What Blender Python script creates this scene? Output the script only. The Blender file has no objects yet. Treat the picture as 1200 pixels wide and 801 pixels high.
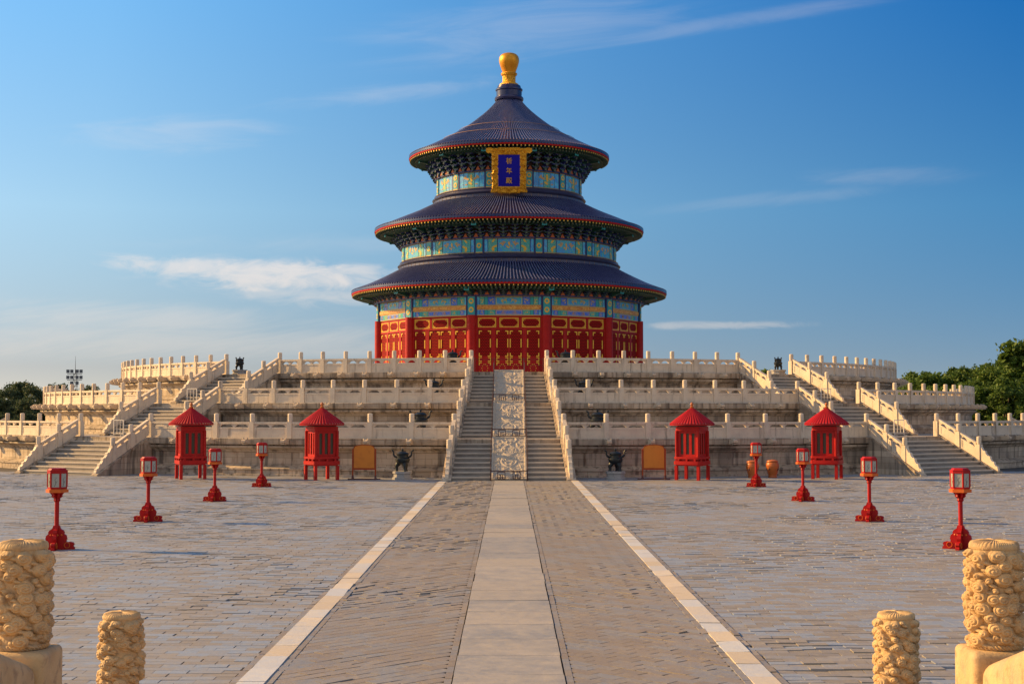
import bpy, math, random
import numpy as np
from mathutils import Vector, Matrix, noise as mnoise
R_ = math.radians
sc = bpy.context.scene
COL = sc.collection
random.seed(7)
rng = np.random.default_rng(11)

# ------------------------------------------------------------------ camera, sky, sun, exposure
EYE = 3.83
cd = bpy.data.cameras.new("camera")
cam = bpy.data.objects.new("camera", cd); COL.objects.link(cam)
cd.sensor_width = 36; cd.lens = 1680 / 1200 * 36
cd.clip_start = 0.1; cd.clip_end = 8000
cam.location = (0, 0, EYE)
cam.rotation_euler = (R_(90 + 2.777), 0, R_(-0.119))
sc.camera = cam
sc.view_settings.view_transform = 'Standard'
sc.view_settings.look = 'None'
sc.view_settings.gamma = 1
sc.view_settings.use_curve_mapping = False
sc.view_settings.exposure = 0.95

SUN_EL, SUN_BACK = 26.5, 16.0          # sun on the left, a little behind the hall
sl = bpy.data.lights.new("sun", 'SUN'); sl.energy = 4.2; sl.angle = R_(0.55); sl.color = (1.0, 0.60, 0.22)
so = bpy.data.objects.new("sun", sl); COL.objects.link(so)
sd = Vector((-math.cos(R_(SUN_EL)) * math.cos(R_(SUN_BACK)), math.cos(R_(SUN_EL)) * math.sin(R_(SUN_BACK)), math.sin(R_(SUN_EL))))
so.rotation_euler = (-sd).to_track_quat('-Z', 'Y').to_euler()
so.location = (-80, 40, 80)

W = bpy.data.worlds.new("World"); sc.world = W; W.use_nodes = True


class NT:
    """small node-tree helper"""
    def __init__(s, tree): s.t = tree; s.n = tree.nodes; s.l = tree.links
    def put(s, sock, v):
        if isinstance(v, bpy.types.NodeSocket): s.l.new(v, sock)
        elif v is not None:
            if hasattr(sock.default_value, '__len__') and not hasattr(v, '__len__'): v = (v,) * len(sock.default_value)
            if hasattr(sock.default_value, '__len__') and len(sock.default_value) == 4 and len(v) == 3: v = (*v, 1)
            sock.default_value = v
    def math(s, op, a, b=None, c=None, clamp=False):
        n = s.n.new('ShaderNodeMath'); n.operation = op; n.use_clamp = clamp
        for i, v in enumerate((a, b, c)):
            if v is not None: s.put(n.inputs[i], v)
        return n.outputs[0]
    def vmath(s, op, a, b=None):
        n = s.n.new('ShaderNodeVectorMath'); n.operation = op
        s.put(n.inputs[0], a)
        if b is not None: s.put(n.inputs[1], b)
        return n.outputs[0]
    def mix(s, f, a, b, blend='MIX'):
        n = s.n.new('ShaderNodeMix'); n.data_type = 'RGBA'; n.blend_type = blend
        s.put(n.inputs[0], f); s.put(n.inputs[6], a); s.put(n.inputs[7], b)
        return n.outputs[2]
    def noise(s, vec, scale, detail=4, rough=.55, dist=0):
        n = s.n.new('ShaderNodeTexNoise'); s.put(n.inputs['Vector'], vec)
        n.inputs['Scale'].default_value = scale; n.inputs['Detail'].default_value = detail
        n.inputs['Roughness'].default_value = rough; n.inputs['Distortion'].default_value = dist
        return n.outputs[0]
    def ramp(s, v, lo, hi, a=0., b=1.):
        n = s.n.new('ShaderNodeMapRange'); n.interpolation_type = 'SMOOTHSTEP'; s.put(n.inputs[0], v)
        n.inputs[1].default_value = lo; n.inputs[2].default_value = hi; n.inputs[3].default_value = a; n.inputs[4].default_value = b
        return n.outputs[0]
    def sep(s, v):
        n = s.n.new('ShaderNodeSeparateXYZ'); s.put(n.inputs[0], v); return n.outputs
    def comb(s, x, y, z):
        n = s.n.new('ShaderNodeCombineXYZ')
        for i, v in enumerate((x, y, z)): s.put(n.inputs[i], v)
        return n.outputs[0]


def build_world():
    k = NT(W.node_tree); k.n.clear()
    out = k.n.new('ShaderNodeOutputWorld'); bg = k.n.new('ShaderNodeBackground'); k.l.new(bg.outputs[0], out.inputs[0])
    d = k.n.new('ShaderNodeTexCoord').outputs['Generated']
    x, y, z = k.sep(d)
    zc = k.math('MAXIMUM', z, 0.0)
    # the air looks clearer with height than the plain model: look the colour up a little higher
    zz = k.math('ADD', k.math('MULTIPLY', zc, 2.3), 0.10)
    vec = k.vmath('NORMALIZE', k.comb(x, y, zz))
    sky = k.n.new('ShaderNodeTexSky'); sky.sky_type = 'NISHITA'; sky.sun_disc = False
    sky.sun_elevation = R_(SUN_EL); sky.sun_rotation = math.atan2(sd.x, sd.y)
    sky.air_density = 1.0; sky.dust_density = 0.8; sky.ozone_density = 2.5
    k.l.new(vec, sky.inputs['Vector'])
    hs = k.n.new('ShaderNodeHueSaturation'); hs.inputs['Saturation'].default_value = 1.2
    k.l.new(sky.outputs[0], hs.inputs['Color'])
    colr = hs.outputs[0]
    # hazy air: brighter and paler on the sun's side, deeper blue away from it
    def lin(v_, lo, hi):
        n = k.n.new('ShaderNodeMapRange'); k.put(n.inputs[0], v_); n.inputs[1].default_value = lo; n.inputs[2].default_value = hi
        return n.outputs[0]
    hl = k.math('SQRT', k.math('MAXIMUM', k.math('ADD', k.math('MULTIPLY', x, x), k.math('MULTIPLY', y, y)), 1e-4))
    el = k.math('DIVIDE', zc, hl)
    sh = Vector((sd.x, sd.y, 0)).normalized()
    g = lin(k.math('DIVIDE', k.math('ADD', k.math('MULTIPLY', x, sh.x), k.math('MULTIPLY', y, sh.y)), hl), -.065, .53)
    low = k.mix(g, (.78, .64, .57), (1.20, .74, .51))
    mid = k.mix(g, (.62, .94, .93), (1.90, 1.56, 1.10))
    top = k.mix(g, (.20, .82, 1.13), (1.50, 1.80, 1.55))
    corr = k.mix(lin(el, .03, .138), low, mid); corr = k.mix(lin(el, .138, .285), corr, top)
    corr = k.mix(lin(el, .32, .8), corr, (1.15, 1.15, 1.1))
    colr = k.mix(1.0, colr, corr, 'MULTIPLY')
    # unseen warm fill light added to the sky behind the camera, broken up by noise
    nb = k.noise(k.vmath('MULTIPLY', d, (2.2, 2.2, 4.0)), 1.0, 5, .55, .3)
    sky_fill = k.math('MULTIPLY', k.math('MULTIPLY', k.ramp(y, .10, -.35), k.ramp(nb, .36, .62)), .64)
    colr = k.mix(sky_fill, colr, (7.4, 6.3, 5.2))
    # clouds, placed by direction (u = east of the axis, v = height)
    ys = k.math('MAXIMUM', y, 0.05)
    u = k.math('DIVIDE', x, ys); v = k.math('DIVIDE', z, ys)
    def gauss(u0, v0, su, sv, tilt=0.0):
        du = k.math('SUBTRACT', u, u0)
        dv = k.math('SUBTRACT', k.math('SUBTRACT', v, v0), k.math('MULTIPLY', du, tilt))
        a = k.math('POWER', k.math('ABSOLUTE', k.math('DIVIDE', du, su)), 2.0)
        b = k.math('POWER', k.math('ABSOLUTE', k.math('DIVIDE', dv, sv)), 2.0)
        return k.math('EXPONENT', k.math('MULTIPLY', k.math('ADD', a, b), -1.0))
    n1 = k.noise(k.comb(k.math('MULTIPLY', u, 30.0), k.math('MULTIPLY', v, 85.0), 3.1), 1.0, 9, .62, .7)
    n2 = k.noise(k.comb(k.math('MULTIPLY', u, 8.0), k.math('ADD', k.math('MULTIPLY', v, 46.0), k.math('MULTIPLY', u, -5.0)), 8.7), 1.0, 8, .64, 1.2)
    ap = lambda px, py: ((px - 596.5) / 1680, (482 - py) / 1680)
    terms = []
    def cloud(px, py, wx, wy, amt, n, lo, hi, tilt=0.0):
        u0, v0 = ap(px, py)
        g = gauss(u0, v0, wx / 1680, wy / 1680, tilt)
        s = k.ramp(k.math('ADD', n, k.math('MULTIPLY', g, 0.45)), lo, hi)
        terms.append(k.math('MULTIPLY', k.math('MULTIPLY', s, k.ramp(g, 0.03, 0.5)), amt))
    cloud(210, 312, 110, 11, .62, n1, .55, 1.0, -.055)
    cloud(330, 324, 140, 20, .72, n1, .52, .95, -.05)
    cloud(400, 318, 80, 9, .55, n1, .55, 1.0, 0)
    cloud(360, 342, 130, 18, .40, n1, .55, 1.05, -.10)
    cloud(150, 372, 260, 20, .34, n2, .55, 1.15, -.05)
    cloud(200, 400, 330, 22, .34, n2, .50, 1.1, 0)
    cloud(440, 108, 150, 13, .20, n2, .55, 1.15, .12)
    cloud(190, 155, 130, 24, .20, n2, .55, 1.15, .02)
    cloud(610, 30, 190, 36, .16, n2, .50, 1.15, .10)
    cloud(860, 20, 200, 10, .13, n2, .50, 1.1, .16)
    cloud(930, 230, 150, 9, .09, n2, .50, 1.1, .10)
    cloud(1050, 205, 90, 14, .10, n2, .50, 1.1, .04)
    cloud(840, 381, 90, 5, .34, n1, .50, .95, .01)
    cloud(420, 285, 260, 14, .10, n2, .55, 1.15, 0)
    tot = terms[0]
    for t in terms[1:]: tot = k.math('MAXIMUM', tot, t)
    ccol = k.mix(k.ramp(v, .02, .12), (5.0, 4.3, 3.7), (5.4, 4.9, 4.6))
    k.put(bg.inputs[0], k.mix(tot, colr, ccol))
    bg.inputs[1].default_value = 0.088
build_world()

# ------------------------------------------------------------------ mesh helper
class MB:
    def __init__(s): s.v = []; s.f = []; s.m = []; s.uv = None
    def add(s, vs, fs, mi=0):
        b = len(s.v); s.v += [tuple(p) for p in vs]
        for f in fs: s.f.append([b + i for i in f]); s.m.append(mi)
    def hexa(s, p, mi=0):      # 8 corners: bottom ring 0-3 (counter clockwise from above), top ring 4-7
        s.add(p, [(3, 2, 1, 0), (4, 5, 6, 7), (0, 1, 5, 4), (1, 2, 6, 5), (2, 3, 7, 6), (3, 0, 4, 7)], mi)
    def box(s, x0, x1, y0, y1, z0, z1, mi=0):
        s.hexa([(x0, y0, z0), (x1, y0, z0), (x1, y1, z0), (x0, y1, z0), (x0, y0, z1), (x1, y0, z1), (x1, y1, z1), (x0, y1, z1)], mi)
    def obox(s, c, ex, ey, ez, mi=0):  # oriented box: centre and three half-axis vectors
        c, ex, ey, ez = Vector(c), Vector(ex), Vector(ey), Vector(ez)
        s.hexa([c - ex - ey - ez, c + ex - ey - ez, c + ex + ey - ez, c - ex + ey - ez, c - ex - ey + ez, c + ex - ey + ez, c + ex + ey + ez, c - ex + ey + ez], mi)
    def lathe(s, prof, n=32, mi=0, a0=0., a1=2 * math.pi, c=(0, 0, 0), mis=None):
        full = abs(a1 - a0 - 2 * math.pi) < 1e-6
        na = n if full else n + 1
        b = len(s.v)
        for (r, z) in prof:
            for i in range(na):
                a = a0 + (a1 - a0) * i / n
                s.v.append((c[0] + r * math.sin(a), c[1] - r * math.cos(a), c[2] + z))
        for j in range(len(prof) - 1):
            for i in range(n):
                i2 = (i + 1) % na
                s.f.append([b + j * na + i, b + j * na + i2, b + (j + 1) * na + i2, b + (j + 1) * na + i])
                s.m.append(mis[j] if mis else mi)
    def tube(s, pts, rad, n=8, mi=0, cap=True):
        pts = [Vector(p) for p in pts]
        rad = rad if hasattr(rad, '__len__') else [rad] * len(pts)
        b = len(s.v); up = None
        for i, p in enumerate(pts):
            t = (pts[min(i + 1, len(pts) - 1)] - pts[max(i - 1, 0)]).normalized()
            if up is None: up = Vector((0, 0, 1)) if abs(t.z) < .9 else Vector((1, 0, 0))
            e1 = t.cross(up).normalized(); e2 = e1.cross(t).normalized(); up = e2
            for q in range(n):
                a = 2 * math.pi * q / n
                s.v.append(tuple(p + (e1 * math.cos(a) + e2 * math.sin(a)) * rad[i]))
        for i in range(len(pts) - 1):
            for q in range(n):
                q2 = (q + 1) % n
                s.f.append([b + i * n + q, b + i * n + q2, b + (i + 1) * n + q2, b + (i + 1) * n + q]); s.m.append(mi)
        if cap:
            s.f.append([b + q for q in range(n)][::-1]); s.m.append(mi)
            e = b + (len(pts) - 1) * n
            s.f.append([e + q for q in range(n)]); s.m.append(mi)
    def prism(s, poly, o, ex, ey, en, mi=0):   # polygon in (ex, ey) at o, thickness vector en (both ways)
        o, ex, ey, en = Vector(o), Vector(ex), Vector(ey), Vector(en)
        n = len(poly)
        A = [o + ex * p[0] + ey * p[1] - en for p in poly]; B = [o + ex * p[0] + ey * p[1] + en for p in poly]
        s.add(A + B, [list(range(n))[::-1], list(range(n, 2 * n))] + [(i, (i + 1) % n, n + (i + 1) % n, n + i) for i in range(n)], mi)
    def ell(s, c, r, n=12, m=8, mi=0):
        prof = [(max(1e-4, math.sin(math.pi * j / m)), -math.cos(math.pi * j / m)) for j in range(m + 1)]
        b = len(s.v)
        s.lathe(prof, n, mi)
        for i in range(b, len(s.v)):
            x, y, z = s.v[i]; s.v[i] = (c[0] + x * r[0], c[1] + y * r[1], c[2] + z * r[2])
    def mesh(s, name, mats, smooth=None):
        me = bpy.data.meshes.new(name)
        me.from_pydata(s.v, [], s.f)
        mats = mats if isinstance(mats, (list, tuple)) else [mats]
        for m in mats: me.materials.append(m)
        if len(mats) > 1: me.polygons.foreach_set('material_index', s.m)
        if smooth is not None:
            me.polygons.foreach_set('use_smooth', [True] * len(me.polygons))
            me.set_sharp_from_angle(angle=R_(smooth))
        me.update()
        return me
    def build(s, name, mats, parent=None, smooth=None, loc=(0, 0, 0), rot=(0, 0, 0)):
        return inst(s.mesh(name, mats, smooth), name, parent, loc, rot)


def inst(me, name, parent=None, loc=(0, 0, 0), rot=(0, 0, 0), scale=(1, 1, 1)):
    o = bpy.data.objects.new(name, me); COL.objects.link(o)
    o.parent = parent; o.location = loc; o.rotation_euler = rot; o.scale = scale
    return o
def tag(o, label=None, cat=None, group=None, kind=None):
    if label: o['label'] = label
    if cat: o['category'] = cat
    if group: o['group'] = group
    if kind: o['kind'] = kind
    return o
def thing(name, label, cat, loc=(0, 0, 0), rz=0, group=None):
    return tag(inst(None, name, None, loc, (0, 0, rz)), label, cat, group)
def P(a, r, z=0): return Vector((r * math.sin(a), -r * math.cos(a), z))

# ------------------------------------------------------------------ materials
def mat(name, base, rough=.7, metal=0., var=None, bump=None, spec=.5, extra=None, coat=0.):
    """var: list of (scale, colour, lo, hi, amount, stretch); bump: list of (scale, distance, stretch)"""
    m = bpy.data.materials.new(name); m.use_nodes = True
    k = NT(m.node_tree); bs = k.n['Principled BSDF']
    pos = k.n.new('ShaderNodeNewGeometry').outputs['Position']
    c = base
    if var:
        for (scl, col2, lo, hi, amt, st) in var:
            vec = k.vmath('MULTIPLY', pos, st) if st else pos
            f = k.math('MULTIPLY', k.ramp(k.noise(vec, scl, 6, .6), lo, hi), amt)
            c = k.mix(f, c, col2)
    if extra: c = extra(k, c, pos, bs)
    k.put(bs.inputs['Base Color'], c)
    bs.inputs['Roughness'].default_value = rough; bs.inputs['Metallic'].default_value = metal
    bs.inputs['Specular IOR Level'].default_value = spec
    bs.inputs['Coat Weight'].default_value = coat
    if bump:
        prev = None
        for (scl, dist, st) in bump:
            vec = k.vmath('MULTIPLY', pos, st) if st else pos
            b = k.n.new('ShaderNodeBump'); b.inputs['Distance'].default_value = dist; b.inputs['Strength'].default_value = 1
            k.l.new(k.noise(vec, scl, 5, .6), b.inputs['Height'])
            if prev: k.l.new(prev, b.inputs['Normal'])
            prev = b.outputs[0]
        k.l.new(prev, bs.inputs['Normal'])
    return m

STAIN = (.17, .135, .10)
def block_joints(k, c, pos, bs):
    # masonry joints: brick pattern along the arc of the terrace
    x, y, z = k.sep(k.vmath('SUBTRACT', pos, (0, 130, 0)))
    a = k.math('MULTIPLY', k.math('ARCTAN2', x, k.math('MULTIPLY', y, -1.0)), 45.0)
    b = k.n.new('ShaderNodeTexBrick'); k.l.new(k.comb(a, z, 0), b.inputs['Vector'])
    b.inputs['Scale'].default_value = 1; b.inputs['Brick Width'].default_value = 1.75; b.inputs['Row Height'].default_value = .36
    b.inputs['Mortar Size'].default_value = .012; b.inputs['Mortar Smooth'].default_value = .3
    k.put(b.inputs['Color1'], (1, 1, 1)); k.put(b.inputs['Color2'], (.55, .53, .52)); k.put(b.inputs['Mortar'], (.40, .36, .32))
    return k.mix(.85, c, b.outputs[0], 'MULTIPLY')
marble = mat('weathered_marble', (.56, .45, .315), .6,
             var=[(.9, (.42, .35, .27), .45, .75, .8, None), (3.5, (.33, .27, .20), .55, .85, .55, None),
                  (1.6, STAIN, .60, .86, .6, (1.6, 1.6, .18)), (22, (.62, .56, .47), .5, .9, .4, None)],
             bump=[(9, .02, None), (45, .004, None)])
marble_rail = mat('carved_marble', (.68, .575, .43), .6,
                  var=[(1.1, (.54, .46, .355), .42, .72, .85, None), (5, (.40, .335, .26), .55, .82, .6, None),
                       (2.2, (.16, .12, .085), .54, .72, .65, (2, 2, .2)), (30, (.40, .33, .25), .52, .75, .5, None)],
                  bump=[(14, .012, None), (60, .003, None)])
marble_wall = mat('terrace_masonry', (.60, .495, .36), .78,
                  var=[(.6, (.36, .30, .235), .42, .72, .8, None), (2.3, (.085, .068, .052), .47, .66, .75, (1.3, 1.3, .10)),
                       (4, (.58, .52, .44), .55, .85, .5, None), (2.6, (.24, .13, .06), .54, .72, .6, (1, 1, .3)), (.35, (.22, .185, .145), .50, .68, .6, None)],
                  bump=[(6, .03, None), (30, .006, None)], extra=block_joints)
paving = mat('terrace_paving', (.34, .30, .25), .8, var=[(1.2, (.24, .22, .19), .45, .75, .8, None)], bump=[(8, .01, None)])
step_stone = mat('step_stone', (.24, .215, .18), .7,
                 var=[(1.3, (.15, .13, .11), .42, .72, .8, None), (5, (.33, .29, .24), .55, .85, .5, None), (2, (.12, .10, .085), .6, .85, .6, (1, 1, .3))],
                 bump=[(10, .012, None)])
tread_stone = mat('worn_lit_tread_stone', (.46, .405, .33), .65, var=[(1.5, (.33, .29, .24), .45, .75, .7, None), (6, (.54, .48, .39), .55, .85, .4, None)], bump=[(12, .01, None)])  # paler than the risers: lit step edges put into the colour, besides wear
old_marble = mat('sandy_carved_stone', (.56, .385, .185), .75,
                 var=[(3.0, (.44, .28, .12), .42, .68, .85, None), (14, (.26, .165, .085), .50, .70, .7, None), (5, (.30, .25, .18), .54, .72, .55, (1, 1, .5)), (70, (.62, .46, .26), .5, .8, .4, None)],
                 bump=[(60, .004, None), (220, .0012, None)])
slab_mat = mat('relief_marble', (.47, .40, .30), .75, var=[(2, (.40, .35, .29), .45, .75, .7, None), (8, (.28, .24, .20), .58, .85, .5, None)], bump=[(30, .006, None)])

def lacquer(name, c, c2, rough=.38):
    return mat(name, c, rough, var=[(2.5, c2, .4, .75, .7, None), (5.5, (c[0] * 1.1, c[1] + .045, c[2] + .03), .54, .72, .4, None), (14, tuple(q * .72 for q in c), .58, .85, .5, None)], bump=[(25, .003, None)], spec=.25)
red = lacquer('red_lacquer', (.42, .007, .004), (.31, .005, .004), .5)
red_hall = lacquer('temple_red', (.37, .006, .004), (.28, .004, .004), .55)
red_lamp = lacquer('red_lamp_paint', (.39, .006, .005), (.28, .004, .005), .48)
red_roof = lacquer('red_roof_paint', (.40, .005, .009), (.29, .004, .008), .55)
orange_paint = lacquer('orange_paint', (.62, .13, .018), (.50, .09, .015), .45)
gold = mat('gilding', (.75, .44, .055), .42, .35, var=[(3, (.55, .28, .03), .45, .75, .7, None)], bump=[(30, .006, None)])
gold_orb = mat('gilt_orb', (.80, .36, .020), .38, .55, var=[(1.2, (.60, .22, .012), .4, .75, .8, (1, 1, .4))], bump=[(8, .01, None)])
gold_carved = mat('carved_gilding', (.78, .40, .02), .42, .45, var=[(6, (.36, .15, .008), .50, .66, .8, None)], bump=[(7, .10, None), (18, .03, None)])
gold_flat = mat('gold_paint', (.80, .48, .03), .5, 0, var=[(6, (.62, .33, .015), .45, .75, .7, None)])
blue_board = mat('blue_enamel', (.006, .006, .36), .6, var=[(3, (.005, .004, .26), .45, .75, .7, None)], spec=.2)
tile = mat('blue_glazed_tile', (.008, .014, .085), .26,
           var=[(.9, (.020, .026, .085), .45, .75, .7, None), (5, (.006, .009, .05), .5, .8, .6, None), (16, (.05, .052, .085), .64, .86, .5, None)],
           bump=[(12, .008, None)], spec=.55)
tile_crest = mat('highlit_tile_crest', (.11, .128, .24), .30, var=[(1.2, (.075, .085, .165), .42, .72, .8, None), (9, (.17, .18, .24), .56, .8, .5, None)], bump=[(12, .008, None)], spec=.55)  # rib tops paler: sky highlights put into the glaze colour
tile_band = mat('glazed_band_tile', (.042, .046, .105), .33,
                var=[(1.5, (.030, .032, .09), .42, .72, .9, None), (8, (.10, .085, .085), .6, .85, .6, None)], bump=[(14, .01, None)], spec=.55)
tan_line = mat('aged_tile_joint', (.30, .17, .09), .6)
red_line = mat('red_eave_board', (.42, .008, .006), .6, spec=.2)
soffit = mat('soffit_paint', (.030, .065, .05), .6, var=[(4, (.06, .04, .03), .45, .75, .7, None)])
rafter_green = mat('rafter_green', (.03, .11, .075), .55, var=[(5, (.02, .06, .06), .4, .7, .8, None)])
brk_green = mat('bracket_green', (.014, .085, .062), .5, var=[(6, (.01, .045, .05), .4, .7, .8, None)])
brk_blue = mat('bracket_blue', (.026, .042, .20), .5, var=[(6, (.014, .024, .11), .4, .7, .8, None)])
brk_back = mat('bracket_back', (.05, .018, .012), .7)
brk_edge = mat('bracket_edge_line', (.075, .10, .06), .5)

def ornament(name, ground, ink, scale, edge, third=None):
    """painted panel: gilt scroll-like figures on a coloured ground"""
    m = bpy.data.materials.new(name); m.use_nodes = True
    k = NT(m.node_tree); bs = k.n['Principled BSDF']
    pos = k.n.new('ShaderNodeNewGeometry').outputs['Position']
    w = k.noise(pos, scale, 3, .5, 1.4)
    band = k.math('ABSOLUTE', k.math('SUBTRACT', w, .5))
    f = k.ramp(band, edge * .5, edge, 1, 0)
    g = ground
    if third: g = k.mix(k.ramp(k.noise(pos, scale * .55, 2, .5), .47, .53), ground, third)
    k.put(bs.inputs['Base Color'], k.mix(f, g, ink))
    bs.inputs['Roughness'].default_value = .5
    return m
GOLDINK = (.72, .50, .07)
p_teal = ornament('painted_teal_dragons', (.025, .44, .60), (.40, .50, .20), 5.5, .016, (.020, .32, .74))
p_green = ornament('painted_green_dragons', (.018, .40, .38), (.55, .45, .08), 5.2, .020)
p_blue = ornament('painted_blue_dragons', (.026, .15, .76), (.40, .42, .30), 5.4, .020)
p_sky = ornament('painted_pale_blue', (.055, .52, .84), (.44, .50, .25), 5.6, .014, (.035, .32, .76))
p_gold = ornament('painted_gold_strip', (.66, .33, .055), (.42, .08, .02), 5.5, .04, (.72, .44, .09))
p_dark = mat('painted_dark_blue', (.012, .022, .13), .5)
ochre = mat('painted_ochre', (.56, .34, .12), .5)
p_bright = mat('painted_bright_blue', (.012, .05, .50), .5)
p_flame = mat('painted_flame_orange', (.42, .10, .02), .6)
p_line = mat('painted_gold_line', (.62, .45, .08), .5)
p_cyan = mat('painted_turquoise', (.02, .34, .38), .5)

def lattice_mat():
    m = bpy.data.materials.new('red_lattice'); m.use_nodes = True
    k = NT(m.node_tree); bs = k.n['Principled BSDF']
    tc = k.n.new('ShaderNodeTexCoord').outputs['Object']
    x, y, z = k.sep(tc)
    # honeycomb window lattice: red bars, dark paper-backed holes
    v = k.n.new('ShaderNodeTexVoronoi'); v.feature = 'DISTANCE_TO_EDGE'; v.inputs['Scale'].default_value = 1; v.inputs['Randomness'].default_value = 0
    row = k.math('FLOOR', k.math('MULTIPLY', z, 8.0))
    sh = k.math('MULTIPLY', k.math('MODULO', row, 2.0), .5)
    u = k.math('ADD', k.math('MULTIPLY', x, 7.0), sh)
    fu = k.math('ABSOLUTE', k.math('SUBTRACT', k.math('FRACT', k.math('ADD', u, 40.0)), .5))
    fv = k.math('ABSOLUTE', k.math('SUBTRACT', k.math('FRACT', k.math('ADD', k.math('MULTIPLY', z, 8.0), 40.0)), .5))
    hole = k.ramp(k.math('ADD', k.math('POWER', fu, 2.0), k.math('POWER', fv, 2.0)), .085, .15, 1, 0)
    k.put(bs.inputs['Base Color'], k.mix(hole, (.33, .010, .007), (.018, .005, .005)))
    bs.inputs['Roughness'].default_value = .7; bs.inputs['Specular IOR Level'].default_value = .1
    return m
lattice = lattice_mat()
bronze = mat('dark_bronze', (.022, .028, .032), .42, .55, var=[(6, (.03, .055, .055), .5, .8, .6, None)], bump=[(20, .008, None)])
pedestal = mat('pedestal_stone', (.33, .32, .30), .7, var=[(4, (.22, .21, .19), .45, .75, .7, None)], bump=[(20, .006, None)])
glass_white = mat('lamp_glass', (.38, .39, .34), .22, var=[(3, (.27, .28, .24), .45, .75, .8, None)], spec=.6)
lamp_art = mat('lamp_ink_painting', (.06, .06, .055), .5)
wood_dark = mat('dark_red_wood', (.10, .02, .016), .5)
screen_face = mat('orange_screen_panel', (.62, .20, .010), .45, var=[(2.5, (.50, .145, .008), .45, .75, .7, None)])
screen_wood = lacquer('screen_frame_wood', (.34, .06, .015), (.24, .04, .012), .45)
screen_stand = mat('brown_feet', (.09, .025, .018), .5)
jar_glaze = mat('orange_brown_glaze', (.46, .125, .022), .38, var=[(3, (.34, .085, .018), .45, .75, .8, None)], bump=[(10, .006, None)])
jar_fig = mat('jar_painted_figure', (.10, .035, .02), .45)
window_dark = mat('window_mesh', (.055, .045, .022), .6)
iron = mat('brown_iron', (.06, .022, .018), .5, .2)
steel = mat('grey_steel', (.05, .05, .055), .45, .5)
white_paint = mat('white_barrier_paint', (.62, .60, .55), .45)
lamp_lens = mat('floodlight_lens', (.09, .11, .13), .3)
bark = mat('bark', (.06, .045, .032), .9, bump=[(10, .02, (1, 1, .3))])
def leafmat(name, a, b, c):
    m = mat(name, a, .6, var=[(.35, b, .40, .65, .9, None), (1.6, c, .5, .8, .6, None)], spec=.25)
    k = NT(m.node_tree); bs = k.n['Principled BSDF']
    tr = k.n.new('ShaderNodeBsdfTranslucent'); mx = k.n.new('ShaderNodeMixShader'); mx.inputs[0].default_value = .28
    for l in bs.inputs['Base Color'].links: k.l.new(l.from_socket, tr.inputs[0])
    k.l.new(bs.outputs[0], mx.inputs[1]); k.l.new(tr.outputs[0], mx.inputs[2])
    k.l.new(mx.outputs[0], k.n['Material Output'].inputs[0])
    return m
leaf_green = leafmat('leaf_green', (.10, .165, .025), (.06, .115, .02), (.16, .175, .035))
leaf_dark = leafmat('leaf_dark', (.075, .11, .05), (.05, .082, .04), (.095, .12, .05))
cream = mat('cream_plaster', (.55, .45, .33), .8, var=[(1, (.45, .36, .26), .4, .7, .7, None)])

def brick_mat(name, grey, tan, worn, tw=.40, vr=.32, ns=.7):
    m = bpy.data.materials.new(name); m.use_nodes = True
    k = NT(m.node_tree); bs = k.n['Principled BSDF']
    pos = k.n.new('ShaderNodeNewGeometry').outputs['Position']
    at = k.n.new('ShaderNodeAttribute'); at.attribute_name = 'tone'
    tone = at.outputs['Fac']
    n = k.noise(pos, ns, 6, .6); n2 = k.noise(pos, 9, 5, .6); n3 = k.noise(pos, 45, 4, .6); n4 = k.noise(pos, .16, 4, .6)
    f = k.ramp(k.math('ADD', k.math('MULTIPLY', tone, tw), k.math('ADD', k.math('MULTIPLY', n, .55), k.math('MULTIPLY', n4, .55))), .58 + (tw - .4) * .5, .98 + (tw - .4) * .5)
    c = k.mix(f, tan, grey)
    c = k.mix(k.math('MULTIPLY', k.ramp(n2, .5, .8), .55), c, worn)
    c = k.mix(k.math('MULTIPLY', k.ramp(n3, .52, .8), .35), c, tuple(q * .62 for q in tan))
    hs = k.n.new('ShaderNodeHueSaturation'); k.put(hs.inputs['Color'], c)
    k.put(hs.inputs['Value'], k.math('ADD', 1.08 - vr / 2, k.math('MULTIPLY', tone, vr)))
    k.put(bs.inputs['Base Color'], hs.outputs[0])
    k.put(bs.inputs['Roughness'], k.ramp(n2, .3, .75, .42, .75))
    b = k.n.new('ShaderNodeBump'); b.inputs['Distance'].default_value = .006; k.l.new(n2, b.inputs['Height'])
    b2 = k.n.new('ShaderNodeBump'); b2.inputs['Distance'].default_value = .0025; k.l.new(n3, b2.inputs['Height']); k.l.new(b.outputs[0], b2.inputs['Normal'])
    k.l.new(b2.outputs[0], bs.inputs['Normal'])
    return m
brick = brick_mat('courtyard_brick', (.20, .235, .29), (.265, .24, .20), (.315, .295, .265), .6, .36)
brick_path = brick_mat('processional_brick', (.185, .187, .19), (.245, .208, .162), (.285, .25, .205))
path_slab = brick_mat('path_marble_slab', (.21, .215, .22), (.36, .33, .28), (.33, .305, .265), .25, .2, 2.2)
path_kerb = brick_mat('path_kerb_stone', (.42, .44, .46), (.58, .50, .37), (.50, .45, .36), .85, .35)
joint = mat('dark_joint_sand', (.060, .052, .042), .95, var=[(3, (.05, .045, .038), .4, .7, .8, None)])
earth = mat('dry_ground', (.22, .19, .14), .95, var=[(.2, (.13, .13, .07), .45, .7, .8, None)])

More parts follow.
